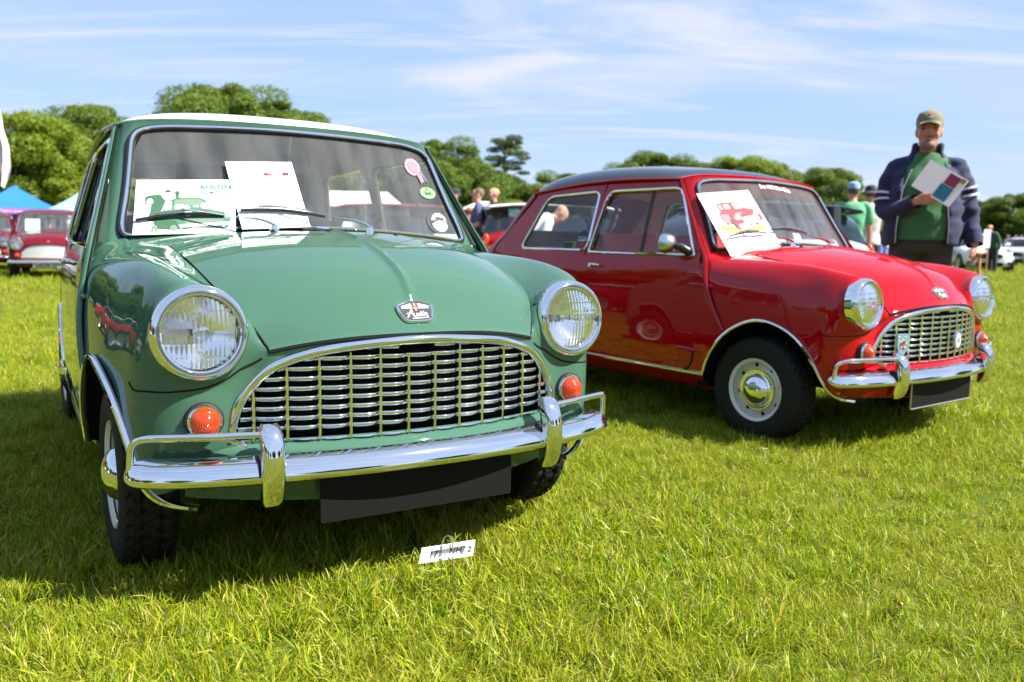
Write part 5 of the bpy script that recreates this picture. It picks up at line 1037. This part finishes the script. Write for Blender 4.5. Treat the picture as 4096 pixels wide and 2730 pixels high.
    pr('logo', R_, [[(.51, .20), (.54, .165), (.585, .165), (.60, .185), (.635, .19), (.64, .22), (.51, .22)]]); pr('logo', D_, [[(.80, .165), (.90, .165), (.905, .22), (.805, .22)]]); pr('logo', GY, [ring((.69, .19), .03, .027)]); pr('logo', ink('print_lime', (.5, .6, .1)), [ring((.69, .19), .016, .016)], .0009)
    tx('heading', 'Heritage', .74, .10, .022, ink('print_rose', (.55, .22, .30)), w, h, .2, .012)
    pr('typed_line', GY, [[(.22+.02*(k % 2), .31+.032*k), (.60+.18*((k*7) % 5)/4, .31+.032*k), (.60+.18*((k*7) % 5)/4, .318+.032*k), (.22+.02*(k % 2), .318+.032*k)] for k in range(15)])
    # red car board
    t, pr, tx = sheet('poster', 'tall white board picturing a red car on straw, propped on the red car windscreen', red_car, PAPER3, .020, lift=(.0, .0, .060, .062))
    RR = ink('print_scarlet', (.60, .03, .06)); PK = ink('print_pink', (.72, .32, .36)); ST = ink('print_straw', (.72, .48, .10)); BK = ink('print_black', (.05, .04, .05)); w, h = .26, .33
    pr('straw', ST, [[(.10, .54), (.16, .52), (.22, .56), (.30, .55), (.45, .62), (.70, .60), (.80, .57), (.92, .58), (.95, .63), (.85, .665), (.70, .68), (.60, .665), (.42, .70), (.30, .68), (.18, .64), (.09, .59)]]); pr('straw', ink('print_pale_straw', (.78, .62, .28)), [[(.2, .60), (.42, .655), (.40, .675), (.22, .635)], [(.62, .63), (.85, .62), (.80, .65), (.64, .655)]], .0008)
    pr('drawn_car', RR, [[(.23, .20), (.34, .175), (.55, .175), (.66, .20), (.74, .29), (.86, .315), (.95, .36), (.97, .45), (.95, .54), (.84, .55), (.42, .575), (.36, .54), (.24, .51), (.20, .44), (.19, .36), (.24, .32)]], .0010); pr('drawn_car', PK, [[(.20, .36), (.36, .37), (.35, .52), (.24, .50)], [(.48, .36), (.64, .35), (.58, .40), (.49, .41)]], .0012)
    pr('drawn_window', WH, [[(.26, .22), (.30, .215), (.31, .29), (.275, .29)], [(.35, .215), (.45, .21), (.46, .28), (.36, .285)], [(.52, .205), (.63, .22), (.70, .29), (.55, .295)], ring((.50, .43), .055, .042), ring((.88, .39), .04, .038), [(.56, .445), (.86, .41), (.90, .45), (.89, .50), (.58, .53)], [(.44, .545), (.95, .51), (.955, .525), (.45, .56)]], .0014)
    pr('drawn_tyre', BK, [[(.33, .45), (.37, .46), (.40, .56), (.46, .60), (.44, .635), (.38, .60), (.33, .52)], [(.22, .51), (.27, .52), (.27, .545), (.22, .53)], [(.62, .555), (.86, .535), (.86, .575), (.63, .595)], [(.88, .54), (.95, .53), (.95, .55), (.89, .57)]], .0014); pr('drawn_bar', PK, [[(.59+.05*k, .45-.004*k), (.60+.05*k, .45-.004*k), (.605+.05*k, .52-.004*k), (.595+.05*k, .52-.004*k)] for k in range(6)], .0017)
    pr('drawn_hat', RR, [[(.25, .115), (.29, .10), (.33, .115), (.30, .135)], [(.46, .12), (.50, .115), (.52, .125), (.47, .13)]], .001); tx('plate_text', 'AUS 61', .745, .565, .033, WH, w, h, bold=.02, h=.0018); pr('small_logo', GY, [ring((.86, .93), .03, .012), [(.70, .935), (.76, .93), (.76, .94), (.70, .945)]])
def on_screen(car, name, polys_m, off=.0035, parent=None):
    for nm, m, P in polys_m:
        q = MB(); V = [scr(y, z, off) for y, z in P]; q.add(V, [list(range(len(V)))]); q.build(nm, m, car, smooth=False); off += .0006
def stickers():
    W_ = ink('sticker_white', (.78, .76, .74)); Rr = ink('sticker_red', (.60, .10, .12)); Pp = ink('sticker_pink', (.72, .30, .34)); Bl = ink('sticker_blue', (.16, .18, .50)); Lg = ink('sticker_lime', (.38, .72, .30)); Dk = ink('sticker_dark', (.03, .05, .05))
    y, z = .440, 1.150; on_screen(green_car, '', [('rosette_sticker', Rr, ring((y, z), .034, .034)), ('rosette_sticker', W_, ring((y, z), .030, .030)), ('rosette_sticker', Bl, ring((y, z), .0235, .0235)), ('rosette_sticker', Pp, ring((y, z), .020, .020)), ('rosette_ribbon', Pp, [(y+.006, z-.020), (y+.026, z-.016), (y+.036, z-.060), (y+.028, z-.054), (y+.020, z-.064)]), ('rosette_ribbon', Bl, [(y+.022, z-.018), (y+.031, z-.012), (y+.050, z-.056), (y+.041, z-.052)])])
    y, z = .478, 1.055; on_screen(green_car, '', [('oval_sticker', Lg, ring((y, z), .034, .0215)), ('oval_emblem', DGm(), [(y-.014, z+.001), (y-.008, z+.012), (y+.008, z+.012), (y+.014, z+.001), (y+.016, z-.008), (y-.016, z-.008)]), ('oval_emblem', Lg, [(y-.009, z+.002), (y-.005, z+.009), (y+.005, z+.009), (y+.009, z+.002)]), ('oval_emblem', DGm(), [(y-.008, z+.015), (y+.008, z+.015), (y+.008, z+.017), (y-.008, z+.017)])])
    y, z = .491, .948; on_screen(green_car, '', [('round_sticker', Dk, ring((y-.004, z), .048, .042)), ('round_sticker', W_, ring((y+.004, z-.001), .034, .034))])
    Vt, Ft = text_mesh('AGENCY', .019, bold=.0008); q = MB(); q.add([scr(y+.004+a, z+.012-14*a*a+b, .0062) for a, b, c in Vt], Ft); q.build('sticker_lettering', Dk, green_car, smooth=False)
    Vt, Ft = text_mesh('Box Hill Mini Club', .036, bold=.0016); q = MB(); q.add([scr(.081+a, 1.216-.33*(.081+a)**2+b*.8, .0035) for a, b, c in Vt], Ft); q.build('screen_lettering', W_, red_car, smooth=False)
    q = MB(); q.add([scr(a, b, -.03) for a, b in ((.10, .95), (.16, .945), (.165, .985), (.105, .99))], [[0, 1, 2, 3]]); q.build('mint_ticket', ink('mint_paper', (.50, .80, .68)), red_car, smooth=False)
    # quarter window stickers on the red car
    def qs(nm, m, P, off): V = [(x, -(side_y(np.array([x]), np.array([z]))[0]+off), z) for x, z in P]; q = MB(); q.add(V, [list(range(len(V)))]); q.build(nm, m, red_car, smooth=False)
    c = (-1.262, .924); qs('round_sticker', ink('sticker_navy', (.05, .12, .28)), ring(c, .036, .052), -.0035); qs('round_sticker', W_, [(c[0]-.036, c[1]-.012), (c[0]+.036, c[1]-.012), (c[0]+.036, c[1]+.012), (c[0]-.036, c[1]+.012)], -.0028); qs('round_sticker', Rr, ring((c[0], c[1]-.03), .026, .017), -.0028)
    Vt, Ft = text_mesh('ACTION', .020, bold=.001); q = MB(); q.add([(c[0]+a*.8, -(side_y(np.array([c[0]]), np.array([c[1]]))[0]-.0018), c[1]+b) for a, b, e in Vt], Ft); q.build('sticker_lettering', Dk, red_car, smooth=False)
    c = (-1.362, .884); qs('yellow_sticker', ink('sticker_ochre', (.45, .42, .16)), [(c[0]-.062, c[1]-.026), (c[0]+.062, c[1]-.026), (c[0]+.062, c[1]+.026), (c[0]-.062, c[1]+.026)], -.0035); qs('yellow_sticker', Dk, [(c[0]-.058, c[1]-.018), (c[0]+.022, c[1]-.018), (c[0]+.022, c[1]+.018), (c[0]-.058, c[1]+.018)], -.0028)
    Vt, Ft = text_mesh('Brillen', .024); q = MB(); q.add([(c[0]-.018+a*.85, -(side_y(np.array([c[0]]), np.array([c[1]]))[0]-.0018), c[1]+b) for a, b, e in Vt], Ft); q.build('sticker_lettering', ink('sticker_ochre', (.45, .42, .16)), red_car, smooth=False)
    # silver bullet mirror on the red door
    q = MB(); pr = [(-.040, .0001), (-.038, .018), (-.026, .036), (-.006, .047), (.016, .0505), (.030, .048), (.032, .040), (.026, .001)]; q.lathe(pr, 32, axis='x'); q.xf(Matrix.Translation((-.505, -.728, .908)) @ Euler((0, 0, R(180+18))).to_matrix().to_4x4()); dm = q.build('door_mirror', ink_metal(), red_car, recalc=True)
    q = MB(); q.tube([(-.48, -.722, .900), (-.445, -.700, .893), (-.428, -.660, .868)], [.016, .020, .024], 10); q.build('mirror_stem', M['plastic'], dm)
    # two small car club badges clipped to the red grille
    a = MB(); F = frame((FX(.316)+.018, -.316, .487), (.25, 1, 0), (0, 0, 1)); P = fillet([(-.033, .050), (.033, .050), (.033, -.01), (0, -.055), (-.033, -.01)], .012, 4); a.prism([(x, y, 0) for x, y in P], (0, 0, .006)); a.xf(F); g1 = a.build('grille_badge', ink('badge_aqua', (.28, .55, .62)), red_car, smooth=False, recalc=True)
    a = MB(); rr = np.random.default_rng(3)
    for k in range(7): disc(a, (rr.uniform(-.016, .016), rr.uniform(-.02, .032)), .008, .009, .0066, 10)
    a.xf(F); a.build('badge_emblem', ink('badge_red', (.52, .10, .09)), g1, smooth=False)
    a = MB(); 
    for k in range(8): disc(a, (rr.uniform(-.024, .024), rr.uniform(-.03, .04)), .004, .004, .0070, 8)
    a.xf(F); a.build('badge_emblem', W_, g1, smooth=False)
    F = frame((FX(.086)+.018, .086, .49), (-.08, 1, 0), (0, 0, 1)); a = MB(); a.lathe([(-.004, .036), (.004, .036), (.007, .031), (.007, .0001)], 30, axis='z'); a.v = [v*[.95, 1.2, 1] for v in a.v]; a.xf(F); g2 = a.build('grille_badge', M['chrome'], red_car, recalc=True)
    a = MB(); disc(a, (0, 0), .027, .034, .0075); a.xf(F); a.build('badge_emblem', W_, g2, smooth=False); a = MB(); stroke(a, [(-.012, .014), (-.012, -.014)], .006, .008); stroke(a, [(0, .014), (0, -.014)], .006, .008); stroke(a, [(.012, .014), (.012, -.014)], .006, .008); a.xf(F); a.build('badge_emblem', Bl, g2, smooth=False); a = MB(); disc(a, (0, .052), .010, .012, .004); a.xf(F); a.build('badge_crown', M['chrome'], g2, smooth=False)
def DGm(): return ink('print_dark_green', (.04, .19, .09))
def ink_metal():
    if 'mirror_silver' not in M: M['mirror_silver'] = mat('mirror_silver', (.66, .67, .66), rough=.28, metal=1)
    return M['mirror_silver']
PAPER1 = [(-.519, 1.043), (-.231, 1.057), (-.265, .871), (-.554, .860)]; PAPER2 = [(-.250, 1.118), (-.033, 1.129), (-.027, .895), (-.243, .883)]; PAPER3 = [(-.554, 1.146), (-.188, 1.179), (-.216, .847), (-.584, .809)]
boards(); stickers()
def place_card():
    t = thing('number_card', 'small white numbered card on a bent wire stuck in the grass before the green car', 'card', (-.147, 1.998, 0)); C = [to_np(p)-[-.147, 1.998, 0] for p in ((-.208, 1.990, .157), (-.080, 2.004, .175), (-.086, 2.000, .138), (-.215, 1.986, .121))]
    pt = lambda u, v, h=0: C[0]*(1-u)*(1-v)+C[1]*u*(1-v)+C[2]*u*v+C[3]*(1-u)*v+np.array([.1, -.99, .1])*h
    b = MB(); P = [(0, 0), (1, 0), (1, 1), (0, 1)]; I = [(.18, .24), (.84, .24), (.80, .86), (.16, .86)]; Id = [(.20, .32), (.82, .32), (.80, .80), (.18, .80)]
    V = [pt(*p, .002) for p in P]+[pt(*p, .002) for p in I]+[pt(*p, -.005) for p in Id]+[pt(*p, -.006) for p in P]
    b.add(V, [[0, 1, 5, 4], [1, 2, 6, 5], [2, 3, 7, 6], [3, 0, 4, 7], [4, 5, 9, 8], [5, 6, 10, 9], [6, 7, 11, 10], [7, 4, 8, 11], [8, 9, 10, 11], [12, 15, 14, 13], [0, 3, 15, 12], [1, 0, 12, 13], [2, 1, 13, 14], [3, 2, 14, 15]]); b.build('card', M['paper'], t, smooth=False, recalc=True)
    for s, u, v, z, h in (('272', .285, .58, .020, -.0040), ('NHY', .705, .52, .019, -.0040), ('2', .915, .52, .018, .0028)):
        Vt, Ft = text_mesh(s, z, .05, .0004, 1.15); q = MB(); q.add([pt(u+x/.129, v-y/.037, h) for x, y, _ in Vt], Ft); q.build('handwriting', ink('pen_ink', (.06, .05, .07)), t, smooth=False)
    w = MB(); x0, x1 = -.0145, .0125; w.tube(curve([(x0-.001, -.004, -.03), (x0, -.006, .06), (x0+.001, -.010, .13), (x0+.003, -.004, .172), (x0+.008, 0, .184), (0, 0, .187), (x1-.004, 0, .184), (x1, -.004, .172), (x1+.001, -.010, .13), (x1+.002, -.006, .06), (x1+.003, -.004, -.03)], 70), .0013, 6); w.build('wire', M['steel'], t)
place_card()
def fallen_leaves():
    for k, (x, y, lab) in enumerate(((.94, 1.98, 'curled tan leaf lying in the sunny grass at the lower right'), (-.655, 2.26, 'small tan leaf stuck on the front of the green car tyre'))):
        r = np.random.default_rng(k); L_ = .030 if k == 0 else .014; b = MB(); G = np.array([[(L_*(i/5.-.5)*2*.8, L_*.45*(j/3.-.5)*2*math.sin(math.pi*(i+.4)/5.8), .012*math.cos(i*.9)*(.4+abs(j/3.-.5))) for j in range(4)] for i in range(6)]); b.grid(G)
        o = tag(b.build('fallen_leaf', ink('dry_leaf', (.45, .26, .10))), lab, 'leaf'); 
        if k == 0: o.location = (x, y, .045); o.rotation_euler = (.5, .2, .8)
        else: o.location = tuple(green_car.matrix_basis @ Vector((.238, -.585, .30))) if False else (CAR0[0][0]+math.cos(CAR0[1])*.252*.94-math.sin(CAR0[1])*-.585, CAR0[0][1]+math.sin(CAR0[1])*.252*.94+math.cos(CAR0[1])*-.585, .335); o.rotation_euler = (1.4, .9, CAR0[1]+1.57)
fallen_leaves()
# ------------------------------------------------------------------ grass: tufts of real blades, thick near the camera and thinning away
def grass_material():
    m = bpy.data.materials.new('grass_blades'); m.use_nodes = True; nt = m.node_tree; N = nt.nodes; L = nt.links; N.clear()
    out = N.new('ShaderNodeOutputMaterial'); d = N.new('ShaderNodeBsdfPrincipled'); t = N.new('ShaderNodeBsdfTranslucent'); mx = N.new('ShaderNodeMixShader'); mx.inputs[0].default_value = .38
    geo = N.new('ShaderNodeNewGeometry'); oi = N.new('ShaderNodeObjectInfo'); ad = N.new('ShaderNodeMath'); ad.operation = 'ADD'; L.new(geo.outputs['Random Per Island'], ad.inputs[0]); L.new(oi.outputs['Random'], ad.inputs[1])
    fr = N.new('ShaderNodeMath'); fr.operation = 'FRACT'; L.new(ad.outputs[0], fr.inputs[0]); cr = N.new('ShaderNodeValToRGB'); e = cr.color_ramp.elements
    e[0].position = 0; e[0].color = (.11, .24, .004, 1); e[1].position = 1; e[1].color = (.55, .47, .20, 1)
    for p, c in ((.10, (.055, .145, .003)), (.30, (.21, .33, .004)), (.62, (.315, .385, .005)), (.80, (.41, .40, .012)), (.90, (.46, .34, .05))): q = e.new(p); q.color = (*c, 1)
    L.new(fr.outputs[0], cr.inputs[0])
    at = N.new('ShaderNodeAttribute'); at.attribute_type = 'INSTANCER'; at.attribute_name = 'dry'
    mc = N.new('ShaderNodeMix'); mc.data_type = 'RGBA'; L.new(at.outputs['Fac'], mc.inputs[0]); L.new(cr.outputs[0], mc.inputs[6]); mc.inputs[7].default_value = (.34, .35, .03, 1)
    L.new(mc.outputs[2], d.inputs['Base Color']); d.inputs['Roughness'].default_value = .4; d.inputs['Specular IOR Level'].default_value = .28
    L.new(mc.outputs[2], t.inputs[0]); L.new(d.outputs[0], mx.inputs[1]); L.new(t.outputs[0], mx.inputs[2]); L.new(mx.outputs[0], out.inputs[0]); return m
def tuft(seed, n, rad, hmin, hmax, w, lean):
    r = np.random.default_rng(seed); V = []; F = []; k = 0
    for _ in range(n):
        a, q = r.uniform(0, 6.283), rad*math.sqrt(r.uniform()); x, y = q*math.cos(a), q*math.sin(a); h = r.uniform(hmin, hmax)*(1.35 if r.uniform() < .08 else 1); g = r.uniform(0, 6.283); le = h*r.uniform(.1, lean); ww = w*r.uniform(.6, 1.3); tx, ty = -math.sin(g+r.normal()*.4), math.cos(g+r.normal()*.4)
        for s_, (f, wf) in enumerate(((0, .8), (.4, 1), (.75, .75))):
            c = (x+math.cos(g)*le*f**1.9, y+math.sin(g)*le*f**1.9, h*f-(le*le/h*.35)*f**3); V += [(c[0]-tx*ww*wf/2, c[1]-ty*ww*wf/2, c[2]), (c[0]+tx*ww*wf/2, c[1]+ty*ww*wf/2, c[2])]
        V.append((x+math.cos(g)*le, y+math.sin(g)*le, h-le*le/h*.35)); F += [[k, k+1, k+3, k+2], [k+2, k+3, k+5, k+4], [k+4, k+5, k+6]]; k += 7
    me = bpy.data.meshes.new('grass_tuft'); me.from_pydata(V, [], F); me.materials.append(M['grass']); me.update(); return me
def build_grass():
    M['grass'] = grass_material(); src = bpy.data.collections.new('grass_tufts')
    kinds = [(52, .060, .024, .050, .0021, 1.2), (48, .055, .026, .058, .0023, 1.3), (56, .065, .018, .036, .0020, 1.5), (42, .050, .030, .070, .0024, 1.0), (46, .065, .020, .044, .0028, 1.7)]
    for k, a in enumerate(kinds): src.objects.link(bpy.data.objects.new('grass_tuft', tuft(50+k, *a)))
    r = np.random.default_rng(99); P = []; S = []
    def band(y0, y1, dens, sc, side=.62, pad=.25):
        n = int(dens*(y1-y0)*(side*(y0+y1)+2*pad)); y = np.sqrt(r.uniform(y0*y0, y1*y1, n)); x = r.uniform(-1, 1, n)*(side*y+pad); P.append(np.c_[x, y, np.zeros(n)]); S.append(r.uniform(.75, 1.2, n)*sc)
    band(1.3, 2.6, 800, .95); band(2.6, 4.2, 620, 1.0); band(4.2, 7, 330, 1.1); band(7, 12, 110, 1.35); band(12, 22, 34, 1.9); band(22, 45, 8, 3.0); band(45, 110, 1.3, 6.0)
    P = np.vstack(P); S = np.concatenate(S)
    def nz(p, f, s):
        o = 0; q = np.random.default_rng(s)
        for _ in range(7): k = q.normal(size=2)*f; o = o+np.sin(p[:, 0]*k[0]+p[:, 1]*k[1]+q.uniform(0, 6.28))
        return o/7
    g = nz(P, 3.2, 1)+.6*nz(P, 9, 2); S *= 1+.55*np.clip(g, -.42, 1); dry = np.clip(.12+.75*nz(P, 4.5, 7)+.5*nz(P, 14, 8), 0, .75)
    keep = r.uniform(size=len(P)) > np.clip(-.6-g, 0, .15)
    for (cx, cy), yaw in (CAR0, CAR1):                                  # flattened under the tyres
        c, s = math.cos(yaw), math.sin(yaw); dx, dy = P[:, 0]-cx, P[:, 1]-cy; X, Y = c*dx+s*dy, -s*dx+c*dy
        for wx in (0, -2.036):
            for wy in (-.6, .6): keep &= ~((np.abs(X-wx) < .10) & (np.abs(Y-wy) < .075))
    P, S, dry = P[keep], S[keep], dry[keep]; n = len(P)
    me = bpy.data.meshes.new('grass'); me.from_pydata(P.tolist(), [], []); 
    for nm, ty, dat in (('size', 'FLOAT', S), ('dry', 'FLOAT', dry), ('turn', 'FLOAT_VECTOR', np.c_[r.normal(size=n)*.27, r.normal(size=n)*.27, r.uniform(0, 6.283, n)].ravel())):
        a = me.attributes.new(nm, ty, 'POINT'); a.data.foreach_set('vector' if ty == 'FLOAT_VECTOR' else 'value', dat)
    k = me.attributes.new('pick', 'INT', 'POINT'); k.data.foreach_set('value', r.choice(5, n, p=[.3, .25, .2, .15, .1]))
    o = tag(link('grass', me), kind='stuff'); ng = bpy.data.node_groups.new('scatter_tufts', 'GeometryNodeTree'); N = ng.nodes; L = ng.links
    ng.interface.new_socket('Geometry', in_out='INPUT', socket_type='NodeSocketGeometry'); ng.interface.new_socket('Geometry', in_out='OUTPUT', socket_type='NodeSocketGeometry')
    gi = N.new('NodeGroupInput'); go = N.new('NodeGroupOutput'); ci = N.new('GeometryNodeCollectionInfo'); ci.inputs['Collection'].default_value = src; ci.inputs['Separate Children'].default_value = True; ci.inputs['Reset Children'].default_value = True
    mp = N.new('GeometryNodeMeshToPoints'); ip = N.new('GeometryNodeInstanceOnPoints'); ip.inputs['Pick Instance'].default_value = True
    def attr(nm, ty): a = N.new('GeometryNodeInputNamedAttribute'); a.data_type = ty; a.inputs[0].default_value = nm; return a.outputs[0]
    L.new(gi.outputs[0], mp.inputs[0]); L.new(mp.outputs[0], ip.inputs['Points']); L.new(ci.outputs[0], ip.inputs['Instance']); L.new(attr('pick', 'INT'), ip.inputs['Instance Index']); L.new(attr('turn', 'FLOAT_VECTOR'), ip.inputs['Rotation']); L.new(attr('size', 'FLOAT'), ip.inputs['Scale']); L.new(ip.outputs[0], go.inputs[0])
    md = o.modifiers.new('scatter', 'NODES'); md.node_group = ng; me.materials.append(M['grass'])
    print('tufts', n)
build_grass()
